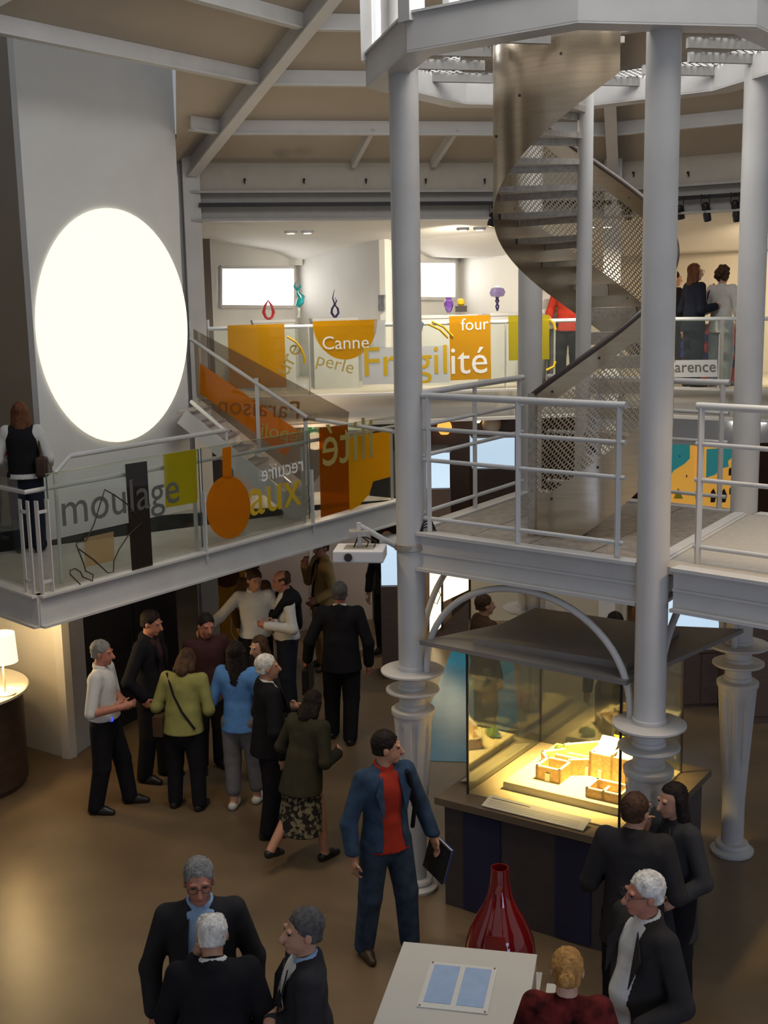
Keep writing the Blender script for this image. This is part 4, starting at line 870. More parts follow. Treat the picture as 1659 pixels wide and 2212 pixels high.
# ================================================================== GROUND FLOOR BEYOND THE TOWER
lb = glow('lightbox_blue_white', (0.60, 0.78, 0.95), 0.75); lw = glow('lightbox_warm', (1.0, 0.78, 0.42), 2.6)
def showcase(label, x0, x1, yb, yt, Y, dep=.7, skirt=.06):
    a, b = Py(x0, yb, Y), Py(x1, yb, Y); t_ = Py((x0 + x1) / 2, yt, Y); z0, z1 = a[2], t_[2]; w = (b - a)[0]
    t = thing('showcase', label, 'showcase', ((a[0] + b[0]) / 2, Y, 0), 0, 'lit showcases on the ground floor'); MB().box((0, dep / 2, z0 / 2), (w + .02, dep, z0)).build('plinth', BROWN, t)
    MB().box((0, dep / 2, (z0 + z1) / 2 + .01), (w, dep - .02, z1 - z0 - .02)).build('lit_box', lb, t); MB().box((0, dep / 2, z1 + .015), (w + .03, dep + .02, .03)).build('lid', PLW, t); return t
showcase('pale blue lit showcase behind the left deck rail, lower one', 905, 972, 1058, 978, 17.5)
showcase('pale blue lit showcase behind the left deck rail, larger right one', 1022, 1112, 1014, 946, 19.5)
showcase('pale blue lit showcase beside the projector, mostly hidden by the left column', 824, 905, 1268, 1175, 15.2, .5)
showcase('pale blue lit showcase seen below the deck right of the nearest column', 1462, 1552, 1395, 1285, 14.6, .9)
for x0, x1, y0, y1, Y, lab in ((925, 1130, 905, 1060, 21.0, 'low brown exhibit cabinet at the back of the ground floor'), (1466, 1556, 1402, 1640, 13.9, 'tall dark brown cabinet behind the right column'), (1575, 1760, 1305, 1650, 13.3, 'wide dark brown cabinet at the right edge')):
    a, b = Py(x0, y1, Y), Py(x1, y0, Y); zt_ = b[2]; t = thing('cabinet', lab, 'cabinet', ((a[0] + b[0]) / 2, Y, 0)); w = b[0] - a[0]
    MB().box((0, .3, zt_ / 2 - .02), (w, .6, zt_ - .04)).build('body', BROWN, t); MB().box((0, .3, zt_ - .02), (w + .04, .64, .04)).build('top', BROWN, t)
    for s_ in (-.25, .25): MB().box((w * s_, -.012, zt_ * .5), (w * .46, .02, zt_ * .86)).build('door', BROWN, t)
# exhibits glimpsed on the back cabinet
for px, py, r, m, lab in ((960, 922, .13, glow('ember', (1, .45, .08), 1.2), 'small glowing orange exhibit at the back'), (1062, 915, .17, mat('pale_head', (0.6, 0.42, 0.28), 0.6), 'rounded pale exhibit at the back of the ground floor'), (1032, 906, .06, lw, 'tiny bright exhibit lamp at the back')):
    q = Py(px, py, 20.8); o = MB().lathe([(r * .5, -r), (r * .9, -r * .5), (r, 0), (r * .85, r * .5), (r * .4, r * .9), (.01, r)], n=20).build('exhibit', m, None, smooth=True); o.location = q; tag(o, lab, 'exhibit')
# glowing warm panels left of the partition
t = thing('illuminated_display', 'tall glowing yellow panel with drawings under the deck, left of the beige partition', 'light panel', (*Pz(960, 1385, 0)[:2], 0)); PLc = np.array(t.location)
pan = VP(PLc, 250.0)
for x0, x1, y0, y1 in ((929, 955, 1212, 1378), (957, 1012, 1200, 1300)):
    decal('lit_sheet', [(x0, y1), (x1, y1 - 26), (x1, y0), (x0, y0)], pan, lw, t, -.02)
decal('dark_frame', [(954, 1360), (958, 1358), (958, 1205), (954, 1205)], pan.shift(.03), DARKM, t, -.03)
decal('base_board', [(929, 1425), (1012, 1396), (1012, 1300), (955, 1352), (929, 1378)], pan, BROWN, t, -.03)
MB().tube([pan.shift(.03).at(*q) - PLc for q in ((935, 1290), (945, 1270), (952, 1285), (944, 1305), (936, 1300))], .008, 6).build('drawing', DARKM, t)
# orange and teal mural beyond the right part of the deck
mu = thing('mural', 'orange and teal painted mural with small dark figures beyond the deck', 'mural', (*Py(1520, 1100, 18.6)[:2], 0)); M0 = np.array(mu.location); mpl = VP(M0, 270.0)
orm = glow('mural_orange', (0.72, 0.36, 0.055), 0.55); crm = glow('mural_cream', (0.85, 0.62, 0.32), 0.75); tem = glow('mural_teal', (0.035, 0.27, 0.29), 0.35)  # mural paints emit a little, standing in for light falling on them
decal('mural_ground', [(1380, 1250), (1620, 1250), (1620, 935), (1380, 935)], mpl, orm, mu, .03); decal('mural_sky', [(1380, 938), (1620, 938), (1620, 862), (1380, 862)], mpl, crm, mu, .03)
decal('mural_pale_band', [(1380, 958), (1620, 966), (1620, 938), (1380, 938)], mpl.shift(.012), mat('mural_pale', (0.62, 0.6, 0.46), 0.8), mu, -.014)
for poly in ([(1380, 958), (1490, 958), (1490, 990), (1478, 1002), (1455, 1016), (1440, 1040), (1400, 1060), (1380, 1060)], [(1526, 970), (1592, 966), (1586, 984), (1572, 996), (1574, 1008), (1556, 1012), (1545, 1025), (1525, 1032)]):
    decal('mural_sea', poly, mpl.shift(.018), tem, mu, -.012)
decal('mural_island', [(1508, 960), (1524, 960), (1524, 1036), (1505, 1036)], mpl.shift(.02), orm, mu, -.012)
for x, y, h_ in ((1511, 1012, 20), (1577, 1018, 18), (1506, 1066, 22), (1540, 1070, 30), (1563, 1070, 30), (1578, 1060, 16), (1483, 1028, 6), (1468, 985, 5)):
    decal('mural_figure', [(x - h_ * .18, y + h_ / 2), (x + h_ * .12, y + h_ / 2), (x + h_ * .25, y), (x + h_ * .05, y - h_ / 2), (x - h_ * .15, y - h_ / 4)], mpl.shift(.024), BROWNV, mu, -.01)
MB().slab([mpl.shift(.03).at(*q) - M0 for q in ((1455, 1076), (1474, 1076), (1464, 1054))], (0, -.05, 0)).build('mural_cone', mat('mural_lime', (0.55, 0.5, 0.03), 0.6), mu)
# white glossy counters between gallery and mural
t = thing('lit_counter', 'glossy white lit counter under the right gallery edge', 'counter', (*Py(1540, 870, 17.8)[:2], 2.9)); 
MB().box((0, .3, .30), (3.6, .6, .05)).build('shelf', PLW, t); MB().box((0, .3, .02), (3.6, .5, .45)).build('front', mat('gloss_white', (0.75, 0.75, 0.74), 0.15, spec=0.8), t); MB().box((.55, -.0, .26), (.5, .03, .35)).build('lit_window', glow('lit_counter_glow', (1, .97, .92), 2.0), t)
# exit sign
q = Py(676, 920, 17.6); t = thing('exit_sign', 'small green lit emergency exit sign behind the stair landing', 'sign', tuple(q)); MB().box((0, 0, 0), (.16, .05, .24)).build('housing', mat('sign_green', (0.02, 0.35, 0.10), 0.5, emit=(0.02, 0.55, 0.16), estr=.6), t); MB().box((0, -.028, .02), (.03, .008, .12)).build('running_figure', glow('sign_white', (.7, 1, .8), 1.0), t)
q = Py(735, 890, 17.0); bag = thing('display_board', 'pale green panel with a thin looped line behind the stair', 'panel', tuple(q)); MB().box((0, 0, -.05), (.75, .02, .42)).build('board', mat('pale_green', (0.42, 0.55, 0.44), 0.7), bag); MB().tube([(-.3 + .22 * (1 - math.cos(u)), -.02, -.1 + .26 * math.sin(u)) for u in np.linspace(0, math.pi, 16)], .008, 6).build('loop_line', TAN, bag)
# orange banner under the landing
q = Pz(478, 1420, 0); t = thing('banner', 'hanging orange banner with pale shields behind the men under the landing', 'banner', (q[0], q[1], 0)); B0 = np.array(t.location); bpl = VP(B0, 275)
om = mat('banner_orange', (0.62, 0.29, 0.02), 0.75, noise=0.12, nscale=5); decal('cloth', [(436, 1378), (530, 1385), (530, 1205), (436, 1215)], bpl, om, t, -.012)
for cx_, cy_ in ((456, 1312), (515, 1362)):
    sh = [(cx_ - 16, cy_ - 26), (cx_ + 16, cy_ - 26), (cx_ + 16, cy_ + 4), (cx_ + 8, cy_ + 18), (cx_, cy_ + 26), (cx_ - 8, cy_ + 18), (cx_ - 16, cy_ + 4)]
    MB().tube([bpl.shift(.014).at(*p_) - B0 for p_ in sh + sh[:1]], .006, 5).build('shield_outline', WHTV, t)
decal('dark_emblem', ell(490, 1245, 28, 24), bpl.shift(.014), mat('emblem_brown', (0.10, 0.03, 0.015), 0.8), t, -.004)
# ================================================================== PEOPLE
# bodies, clothes and hair are grown from smooth-blended tapering limbs on a voxel field and skinned as one continuous surface
def nets(Fd, org, h):
    s = Fd < 0
    c = s[:-1, :-1, :-1].astype(np.int8)
    for dx in (0, 1):
        for dy in (0, 1):
            for dz_ in (0, 1):
                if dx or dy or dz_: c = c + s[dx:s.shape[0] - 1 + dx, dy:s.shape[1] - 1 + dy, dz_:s.shape[2] - 1 + dz_]
    act = (c > 0) & (c < 8); I = np.argwhere(act)
    if len(I) == 0: return None
    idx = -np.ones(act.shape, np.int64); idx[act] = np.arange(len(I))
    cor = np.array([(x, y, z) for x in (0, 1) for y in (0, 1) for z in (0, 1)]); vals = np.stack([Fd[I[:, 0] + a, I[:, 1] + b, I[:, 2] + e] for a, b, e in cor], 1)
    acc = np.zeros((len(I), 3)); cnt = np.zeros(len(I))
    for i in range(8):
        for j in range(i + 1, 8):
            if np.abs(cor[i] - cor[j]).sum() != 1: continue
            fa, fb = vals[:, i], vals[:, j]; mk = (fa < 0) != (fb < 0); t = np.where(mk, fa / np.where(mk, fa - fb, 1), 0)
            acc += np.where(mk[:, None], cor[i] + t[:, None] * (cor[j] - cor[i]), 0); cnt += mk
    P = (I + acc / cnt[:, None]) * h + org; faces = []
    for ax in range(3):
        b_, c_ = (ax + 1) % 3, (ax + 2) % 3; s0 = np.moveaxis(s, (ax, b_, c_), (0, 1, 2)); idm = np.moveaxis(idx, (ax, b_, c_), (0, 1, 2))
        e = s0[:-1, 1:-1, 1:-1] != s0[1:, 1:-1, 1:-1]; K = np.argwhere(e)
        if len(K) == 0: continue
        i, j, k = K[:, 0], K[:, 1], K[:, 2]; q = np.stack([idm[i, j, k], idm[i, j + 1, k], idm[i, j + 1, k + 1], idm[i, j, k + 1]], 1)
        flip = s0[:-1, 1:-1, 1:-1][i, j, k]; q[~flip] = q[~flip][:, ::-1]; faces.append(q)
    return P, np.concatenate(faces)
class Field:
    def __init__(s, h, k=.03): s.h = h; s.k = k; s.pr = []; s.cuts = []
    def cone(s, a, b, ra, rb, sc=None, M_=None, k=None): s.pr.append((np.array(a, float), np.array(b, float), ra, rb, None if sc is None else np.array(sc, float), M_, k)); return s
    def ell(s, c, r, M_=None, k=None): m = max(r); return s.cone(c, c, m, m, [q / m for q in r], M_, k)
    def cut(s, fn): s.cuts.append(fn); return s
    def mesh(s):
        lo = np.min([np.minimum(p[0], p[1]) - max(p[2], p[3]) for p in s.pr], 0) - 2.5 * s.h; hi = np.max([np.maximum(p[0], p[1]) + max(p[2], p[3]) for p in s.pr], 0) + 2.5 * s.h
        n = np.ceil((hi - lo) / s.h).astype(int) + 1; Fd = np.full(n, 1.0, np.float32)
        for a, b, ra, rb, sc, M_, kk in s.pr:
            k = s.k if kk is None else kk; m = max(ra, rb) + k + 1.5 * s.h
            i0 = np.maximum(0, np.floor((np.minimum(a, b) - m - lo) / s.h).astype(int)); i1 = np.minimum(n, np.ceil((np.maximum(a, b) + m - lo) / s.h).astype(int) + 1)
            g = np.stack(np.meshgrid(*[lo[d] + np.arange(i0[d], i1[d]) * s.h for d in range(3)], indexing='ij'), -1) - a
            ba = b - a
            if M_ is not None: g = g @ M_.T; ba = M_ @ ba
            mn = 1.0
            if sc is not None: g = g / sc; ba = ba / sc; mn = sc.min()
            L = ba @ ba; t = np.clip((g @ ba) / L, 0, 1) if L > 1e-12 else np.zeros(g.shape[:3])
            d = (np.linalg.norm(g - t[..., None] * ba, axis=-1) - (ra + (rb - ra) * t)) * (mn ** .5)
            sl = tuple(slice(i0[d_], i1[d_]) for d_ in range(3)); f0 = Fd[sl]; hh = np.maximum(k - np.abs(f0 - d), 0) / k
            Fd[sl] = np.minimum(f0, d) - hh * hh * k * .25
        if s.cuts:
            X, Y, Z = np.meshgrid(*[lo[d] + np.arange(n[d]) * s.h for d in range(3)], indexing='ij')
            for fn in s.cuts: Fd = np.maximum(Fd, fn(X, Y, Z).astype(np.float32))
        return nets(Fd, lo, s.h)
def skin_obj(name, fields, m, parent, jit=0.0):
    vs = []; fs = []; o = 0
    for f in fields:
        r = f.mesh()
        if r is None: continue
        vs.append(r[0]); fs.append(r[1] + o); o += len(r[0])
    V = np.concatenate(vs); Q = np.concatenate(fs)
    if jit: V = V + np.random.default_rng(3).normal(0, jit, V.shape)
    me = bpy.data.meshes.new(name); me.vertices.add(len(V)); me.vertices.foreach_set('co', V.ravel()); me.loops.add(len(Q) * 4); me.loops.foreach_set('vertex_index', Q.ravel().astype(np.int32)); me.polygons.add(len(Q)); me.polygons.foreach_set('loop_start', np.arange(len(Q), dtype=np.int32) * 4)
    me.polygons.foreach_set('use_smooth', np.ones(len(Q), bool)); me.update(calc_edges=True); me.validate(); me.materials.append(m)
    ob = bpy.data.objects.new(name, me); COL.objects.link(ob); ob.parent = parent; return ob
def rotm(ax, deg):
    return np.array(Matrix.Rotation(R_(deg), 3, ax))
SKIN = mat('skin', (0.46, 0.235, 0.15), 0.5, noise=0.08, nscale=14); SKINP = mat('skin_pale', (0.52, 0.30, 0.21), 0.5, noise=0.08, nscale=14); SKINR = mat('skin_ruddy', (0.42, 0.17, 0.11), 0.5, noise=0.1, nscale=14)
EYEM = mat('eye_dark', (0.02, 0.015, 0.012), 0.3); LIP = mat('lip', (0.30, 0.10, 0.08), 0.5)
def cloth(name, col, n=.12, bumpk=.25): return mat('cloth_' + name, col, 0.9, noise=n, nscale=11, bump=bumpk, bscale=26, spec=0.15)
def hairm(name, col): return mat('hair_' + name, col, 0.62, noise=0.35, nscale=30, bump=0.5, bscale=70, stretch=(1, 1, .35), spec=0.15)
ARMS = {  # elbow, wrist, finger direction (for the figure's left arm, x > 0; units of body height; front is -y)
    'down': ((.165, .015, .625), (.165, -.02, .485), (0, -.15, -1)), 'fwd': ((.16, .02, .63), (.115, -.13, .655), (-.5, -.8, .1)), 'fold': ((.155, -.015, .645), (-.02, -.105, .66), (-1, -.1, .1)),
    'hips': ((.215, .06, .64), (.13, .0, .56), (-.6, -.5, -.5)), 'chin': ((.15, -.05, .655), (.055, -.115, .80), (-.3, .1, 1)), 'hold': ((.165, .02, .63), (.145, -.1, .58), (-.2, -.9, -.5)),
    'out': ((.235, -.06, .70), (.345, -.17, .655), (.7, -.6, -.2)), 'pocket': ((.18, .05, .63), (.125, -.01, .525), (-.3, -.4, -.9)), 'away': ((.185, .02, .63), (.215, -.03, .50), (.2, -.3, -.9)), 'backhold': ((.17, .07, .64), (.04, .10, .56), (-1, .1, -.2)),
    'swing': ((.17, -.06, .63), (.15, -.16, .52), (-.1, -.6, -.8)), 'swingb': ((.165, .09, .63), (.16, .13, .49), (0, .2, -1)), 'belly': ((.175, .0, .645), (.05, -.125, .60), (-.9, -.3, -.1))}
def person(label, xy, face, h=1.75, z=0, lean=0, headyaw=0, headpitch=0, arms=('down', 'down'), feet=((0, 0, 0), (0, 0, 0)), top=None, jacket=None, jopen=.0, pants=None, skirt=None, shoes=None,
           hair=None, hairc=None, skin=SKIN, glasses=False, vox=.012, stout=1.0, sleeve=1.0, hem=.50, jhem=.455, collar=None, legs=1.0, detail=False, extras=None, visible_legs=True):
    """face: compass angle in degrees of the direction the figure looks to (0 = +X, -90 = towards the camera)"""
    t = thing('person', label, 'person', (xy[0], xy[1], z), R_(face + 90), 'visitors')
    S = h; Rl = rotm('X', lean); piv = np.array([0, 0, .52])
    U = lambda p: (Rl @ (np.array(p, float) - piv) + piv) * S            # upper body, leans from the hips
    Ml = Rl.T
    W_ = stout; sh = .102 * (.5 + .5 * W_) if True else .1
    hips = [np.array([.052, 0, .515]) * S, np.array([-.052, 0, .515]) * S]
    ank = []; knee = []; toe = []
    for i, sx in enumerate((1, -1)):
        fx, fy, fz = feet[i]; a = np.array([sx * .062 + fx, .01 + fy, .045 + fz]) * S; hpt = hips[i]; kn = (a + hpt) / 2 + np.array([sx * .006, -.014 - .5 * fz - .12 * abs(fy) * (1 if fy > 0 else .3), .0]) * S; ank.append(a); knee.append(kn); toe.append(a + np.array([sx * .012, -.085, -.028 - .3 * fz]) * S)
    sho = [U((sh, 0, .815)), U((-sh, 0, .815))]; elb = []; wri = []; fing = []
    for i, sx in enumerate((1, -1)):
        A = ARMS[arms[i]] if isinstance(arms[i], str) else arms[i]; e, w, d = A; w_ = W_ if W_ > 1 else 1
        elb.append(U((sx * e[0] * (.75 + .25 * w_), e[1], e[2]))); wri.append(U((sx * w[0], w[1] * w_, w[2]))); dd_ = Rl @ np.array([sx * d[0], d[1], d[2]]); fing.append(dd_ / np.linalg.norm(dd_))
    nk = U((0, .008, .845)); Rh = Rl @ rotm('Z', headyaw) @ rotm('X', headpitch); hc_ = nk + Rh @ np.array([0, -.012, .088]) * S
    HP = lambda p: hc_ + Rh @ (np.array(p, float) * S); Mh = Rh.T
    torso = [((0, 0, .505), (0, 0, .60), .088 * W_, .080 * W_, (1, .70, 1)), ((0, .0, .60), (0, -.002, .735), .080 * W_, .096 * (.6 + .4 * W_), (1, .66, 1)), ((-.07, .006, .785), (.07, .006, .785), .052, .052, (1, .85, 1))]
    if W_ > 1.1: torso.append(((0, -.03 * W_, .60), (0, -.02, .68), .062 * W_, .06, None))
    def add_torso(f, g=0.0):
        for a, b, ra, rb, sc in torso: f.cone(U(a), U(b), (ra + g) * S, (rb + g) * S, sc, Ml)
    def add_arm(f, i, g=0., upto=1.0):
        s0, e_, w_ = sho[i], elb[i], wri[i]; f.cone(s0, e_, (.031 + g) * S, (.026 + g) * S)
        if upto > .5: w2 = e_ + (w_ - e_) * min(1, (upto - .5) * 2); f.cone(e_, w2, (.027 + g) * S, (.020 + g + .3 * g) * S)
    def add_leg(f, i, g=0., gl=0., kcut=1.0):
        f.cone(hips[i], knee[i], (.056 + g) * S * (.5 + .5 * W_), (.038 + g + gl * .5) * S); f.cone(knee[i], knee[i] + (ank[i] - knee[i]) * kcut, (.037 + g + gl * .5) * S, (.025 + g + gl) * S)
    # ---- body: one continuous figure
    B = Field(vox, .022); add_torso(B)
    for i in range(2): add_arm(B, i); add_leg(B, i); B.cone(ank[i] + np.array([0, .02, -.02]) * S, toe[i], .022 * S, .018 * S)
    B.cone(nk - [0, 0, .03 * S], hc_ - Rh @ np.array([0, -.01, .04]) * S, .034 * S, .031 * S)
    B.ell(hc_ + Rh @ np.array([0, .008, .012]) * S, (.044 * S, .054 * S, .052 * S), Mh); B.ell(HP((0, -.012, -.025)), (.036 * S, .042 * S, .045 * S), Mh); B.ell(HP((0, -.036, -.055)), (.02 * S, .016 * S, .014 * S), Mh, .012)
    B.cone(HP((0, -.050, .006)), HP((0, -.066, -.022)), .006 * S, .010 * S, None, None, .010)
    for sx in (1, -1):
        B.ell(HP((sx * .046, .006, -.008)), (.006 * S, .012 * S, .019 * S), Mh, .006); B.ell(HP((sx * .020, -.047, .014)), (.014 * S, .008 * S, .006 * S), Mh, .010)
    B.ell(HP((0, -.051, -.036)), (.016 * S, .008 * S, .005 * S), Mh, .008)
    # hands: palm, four fingers of unequal length, thumb from the side of the palm
    Hs = []
    for i, sx in enumerate((1, -1)):
        Hf = Field(min(.0065, vox), .006); d = fing[i]; w = wri[i]; inw = np.array([-sx, 0, 0.]); inw = Rl @ inw; wd = np.cross(d, inw); wd /= np.linalg.norm(wd); pn = np.cross(wd, d); fwd_ = wd if (wd @ np.array([0, -1, 0.3])) > 0 else -wd
        pc_ = w + d * .030 * S; Hf.cone(w - d * .02 * S, w + d * .01 * S, .018 * S, .017 * S, None, None, .02); Hf.cone(pc_ - fwd_ * .012 * S, pc_ + fwd_ * .012 * S, .013 * S, .013 * S, None, None, .015); Hf.cone(w + d * .01 * S, w + d * .048 * S, .018 * S, .019 * S, None, None, .015)
        nrm_ = np.cross(d, fwd_); nrm_ = nrm_ if nrm_ @ inw > 0 else -nrm_
        for q, (o_, L_) in enumerate(((.016, .040), (.0055, .046), (-.005, .043), (-.0155, .034))):
            k0 = w + d * .052 * S + fwd_ * o_ * S; k1 = k0 + (d * .85 + nrm_ * .35) * L_ * .55 * S; k2 = k1 + (d * .55 + nrm_ * .75) * L_ * .5 * S; Hf.cone(k0, k1, .0058 * S, .0052 * S); Hf.cone(k1, k2, .0052 * S, .0044 * S)
        th0 = w + d * .018 * S + fwd_ * .017 * S; th1 = th0 + (d * .6 + fwd_ * .7 + nrm_ * .3) * .024 * S; th2 = th1 + (d * .9 + nrm_ * .5) * .020 * S; Hf.cone(th0, th1, .0068 * S, .0062 * S); Hf.cone(th1, th2, .006 * S, .005 * S); Hs.append(Hf)
    body = skin_obj('body', [B] + Hs, skin, t)
    # ---- face details
    if detail:
        for sx in (1, -1): e = Field(.004, .003); e.ell(HP((sx * .019, -.0475, .004)), (.0075 * S, .005 * S, .0042 * S), Mh); skin_obj('eye', [e], EYEM, body)
        e = Field(.004, .003); e.ell(HP((0, -.0565, -.036)), (.013 * S, .005 * S, .0028 * S), Mh); skin_obj('lips', [e], LIP, body)
    # ---- trousers / skirt / shoes
    v1 = max(vox, .012)
    if pants is not None:
        f = Field(v1, .02); f.cone(U((0, 0, .505)), U((0, 0, .575)), (.094 * W_) * S, (.088 * W_) * S, (1, .74, 1), Ml)
        for i in range(2): add_leg(f, i, .009, .010, legs)
        f.cut(lambda X, Y, Z: Z - .585 * S); skin_obj('trousers', [f], pants, t)
    if skirt is not None:
        m_, z1 = skirt; f = Field(v1, .03); f.cone(U((0, 0, .53)), (0, (ank[0][1] + ank[1][1]) / 2 * .6, z1 * S), .10 * S * W_, .135 * S, (1, .8, 1)); f.cut(lambda X, Y, Z: np.maximum(z1 * S - Z, Z - .57 * S)); skin_obj('skirt', [f], m_, t)
    if shoes is not None:
        for i in range(2):
            f = Field(min(v1, .011), .015); a = ank[i]; f.cone(a + np.array([0, .024, -.022]) * S, a + (toe[i] - a) * .6 + np.array([0, 0, -.004]) * S, .026 * S, .026 * S); f.cone(a + (toe[i] - a) * .6 - np.array([0, 0, .004]) * S, toe[i] + np.array([0, -.012, -.002]) * S, .025 * S, .018 * S); fl = min(a[2], toe[i][2]) - .046 * S
            zf = 0.0 if feet[i][2] == 0 else -9; f.cut(lambda X, Y, Z, zf=zf: zf - Z); skin_obj('shoe', [f], shoes, t)
    # ---- shirt / top and jacket
    if top is not None:
        f = Field(v1, .028); g = .010; add_torso(f, g)
        f.cone(nk - [0, 0, .04 * S], nk, .040 * S, .034 * S)
        if jacket is None or sleeve < 1:
            for i in range(2): add_arm(f, i, .008, sleeve)
        hz_ = hem * S; f.cone(U((0, 0, hem - .03)), U((0, 0, .60)), max(.104 * W_ + .006, .119) * S, (.092 * W_) * S, (1, .80, 1), Ml); f.cut(lambda X, Y, Z: hz_ - Z); skin_obj('shirt', [f], top, t)
    if jacket is not None:
        f = Field(v1, .024); add_torso(f, .013)
        for i in range(2): add_arm(f, i, .0095, .97)
        f.cone(U((0, .004, jhem - .02)), U((0, 0, .62)), (.112 * W_ + .006) * S, (.095 * W_) * S, (1, .84, 1), Ml); jz = jhem * S; f.cut(lambda X, Y, Z: jz - Z)
        f.cone(U((0, .020, .80)), U((0, .022, .840)), .050 * S, .040 * S)
        for i, sx in enumerate((1, -1)): f.cone(U((sx * .02, .01, .835)), U((sx * .085, .008, .80)), .032 * S, .030 * S)
        if jopen > 0:
            def opn(X, Y, Z):
                P_ = np.stack([X, Y, Z], -1) / S; P_ = (P_ - piv) @ Rl + piv; wz = np.interp(P_[..., 2], [.40, .56, .70, .82, .9], [jopen * 1.25, jopen * .8, jopen * .75, .040, .05]); return np.minimum(wz - np.abs(P_[..., 0]), -.028 - P_[..., 1]) * S
            f.cut(opn)
        jk = skin_obj('jacket', [f], jacket, t)
        if jopen > 0:                                       # lapels
            for sx in (1, -1):
                q = [U((sx * .036, -.052, .83)), U((sx * (.055 + jopen * .5), -.078, .76)), U((sx * jopen * .95, -.088 * W_, .66)), U((sx * (jopen * .8 + .004), -.086, .70))]
                MB().slab([tuple(p_) for p_ in q], tuple(Rl @ np.array([0, -.008, 0]))).build('lapel', jacket, jk)
    if collar is not None:
        f = Field(.008, .008)
        cp = [U((.037 * math.sin(u), .006 + .033 * math.cos(u), .846 + .010 * math.cos(u))) for u in np.linspace(-2.75, 2.75, 15)]
        for p_, q_ in zip(cp[:-1], cp[1:]): f.cone(p_, q_, .009 * S, .009 * S); f.cone(p_ + [0, 0, .012 * S], q_ + [0, 0, .012 * S], .007 * S, .007 * S)
        skin_obj('collar', [f], collar, t)
    # ---- hair
    if hair is not None:
        g = .006; f = Field(min(vox, .010), .012)
        toH = lambda X, Y, Z: ((np.stack([X, Y, Z], -1) - hc_) @ Rh) / S
        if hair in ('short', 'ring', 'thin', 'long', 'bun', 'curly', 'bob'):
            f.ell(HP((0, .014, .019)), (.0490 * S, .0575 * S, .0545 * S), Mh)
            if hair in ('short', 'ring', 'thin', 'bun'): f.ell(HP((0, .028, -.016)), (.042 * S, .036 * S, .042 * S), Mh)
        if hair == 'curly':
            rg_ = np.random.default_rng(5)
            for _ in range(34):
                u = rg_.normal(size=3); u /= np.linalg.norm(u)
                if u[1] < -.55 and u[2] < .5: continue
                f.ell(HP((u[0] * .054, .014 + u[1] * .058, .010 + u[2] * .058)), (.019 * S,) * 3, None, .008)
        if hair in ('long', 'bob'):
            L_ = -.17 if hair == 'long' else -.085
            f.cone(HP((0, .030, .0)), HP((0, .046, L_)), .048 * S, .040 * S, (1, .62, 1), Mh)
            for sx in (1, -1): f.cone(HP((sx * .040, .012, .01)), HP((sx * .046, .022, L_ * .85)), .022 * S, .024 * S)
        if hair == 'bun': f.ell(HP((0, .074, .0)), (.026 * S, .020 * S, .024 * S), Mh, .006)
        def face_cut(X, Y, Z):
            q = toH(X, Y, Z); y, z_, x = q[..., 1], q[..., 2], np.abs(q[..., 0])
            low = {'short': -.030, 'ring': -.030, 'thin': -.030, 'long': -.9, 'bun': -.035, 'curly': -.075, 'bob': -.9}[hair]
            front = np.where(z_ > .050, -.9, np.where(z_ > -.012, -.012 + (.0 - z_) * .75, .004)); d1 = front - y
            if hair in ('long', 'bob', 'curly'): d1 = np.where((y < -.008) & (z_ < .034), .05, np.where(y < -.008, -.05, -.05)); d1 = np.where((z_ < .042), -.010 - y, -.05)
            d2 = low - z_; r = np.maximum(d1, d2)
            if hair == 'ring': r = np.maximum(r, np.where(y < .03, z_ - .022, z_ - .045))
            if hair == 'thin': r = np.maximum(r, .03 - np.hypot(np.hypot(q[..., 0], y - .0), z_ - .075))
            return r * S
        f.cut(face_cut); skin_obj('hair', [f], hairc, t, .0022)
    if glasses:
        for sx in (1, -1):
            MB().tube([tuple(HP((sx * .021 + .016 * math.cos(u), -.063, .004 + .012 * math.sin(u)))) for u in np.linspace(0, 2 * math.pi, 17)], .0022, 6).build('glasses_rim', DARKM, t); MB().tube([tuple(HP((sx * .037, -.062, .006))), tuple(HP((sx * .048, .008, .004)))], .002, 6).build('glasses_arm', DARKM, t)
        MB().tube([tuple(HP((-.006, -.064, .006))), tuple(HP((.006, -.064, .006)))], .002, 6).build('glasses_bridge', DARKM, t)
    t['_h'] = h
    if extras: extras(t, dict(U=U, HP=HP, S=S, wri=wri, elb=elb, sho=sho, ank=ank, fing=fing))
    del t['_h']
    return t
def strap(t, c, pts, m, name='bag_strap', w=.022):
    MB().tube([tuple(c['U'](p)) for p in pts], w * .5, 8).build(name, m, t, smooth=True)
# palette
K = cloth('black', (0.012, 0.011, 0.013)); K2 = cloth('charcoal', (0.026, 0.024, 0.027)); NAVY = cloth('navy', (0.016, 0.019, 0.032)); WHT = cloth('white', (0.60, 0.58, 0.55), .05); DEN = cloth('denim', (0.032, 0.058, 0.105), .3); JEAN = cloth('jeans', (0.035, 0.055, 0.095), .3)
REDS = cloth('red', (0.33, 0.030, 0.016)); OLV = cloth('olive_yellow', (0.25, 0.235, 0.075)); SKYB = cloth('sky_blue', (0.10, 0.24, 0.52)); MARO = cloth('maroon', (0.055, 0.022, 0.022)); GREY = cloth('grey', (0.16, 0.15, 0.16)); MOSS = cloth('moss', (0.040, 0.036, 0.022)); TANJ = cloth('tan', (0.40, 0.26, 0.10)); PBLU = cloth('pale_blue', (0.25, 0.36, 0.52), .05); BRN = cloth('brown', (0.075, 0.040, 0.022)); JACK = cloth('dark_jacket', (0.030, 0.026, 0.026)); RUST = cloth('rust', (0.22, 0.08, 0.015))
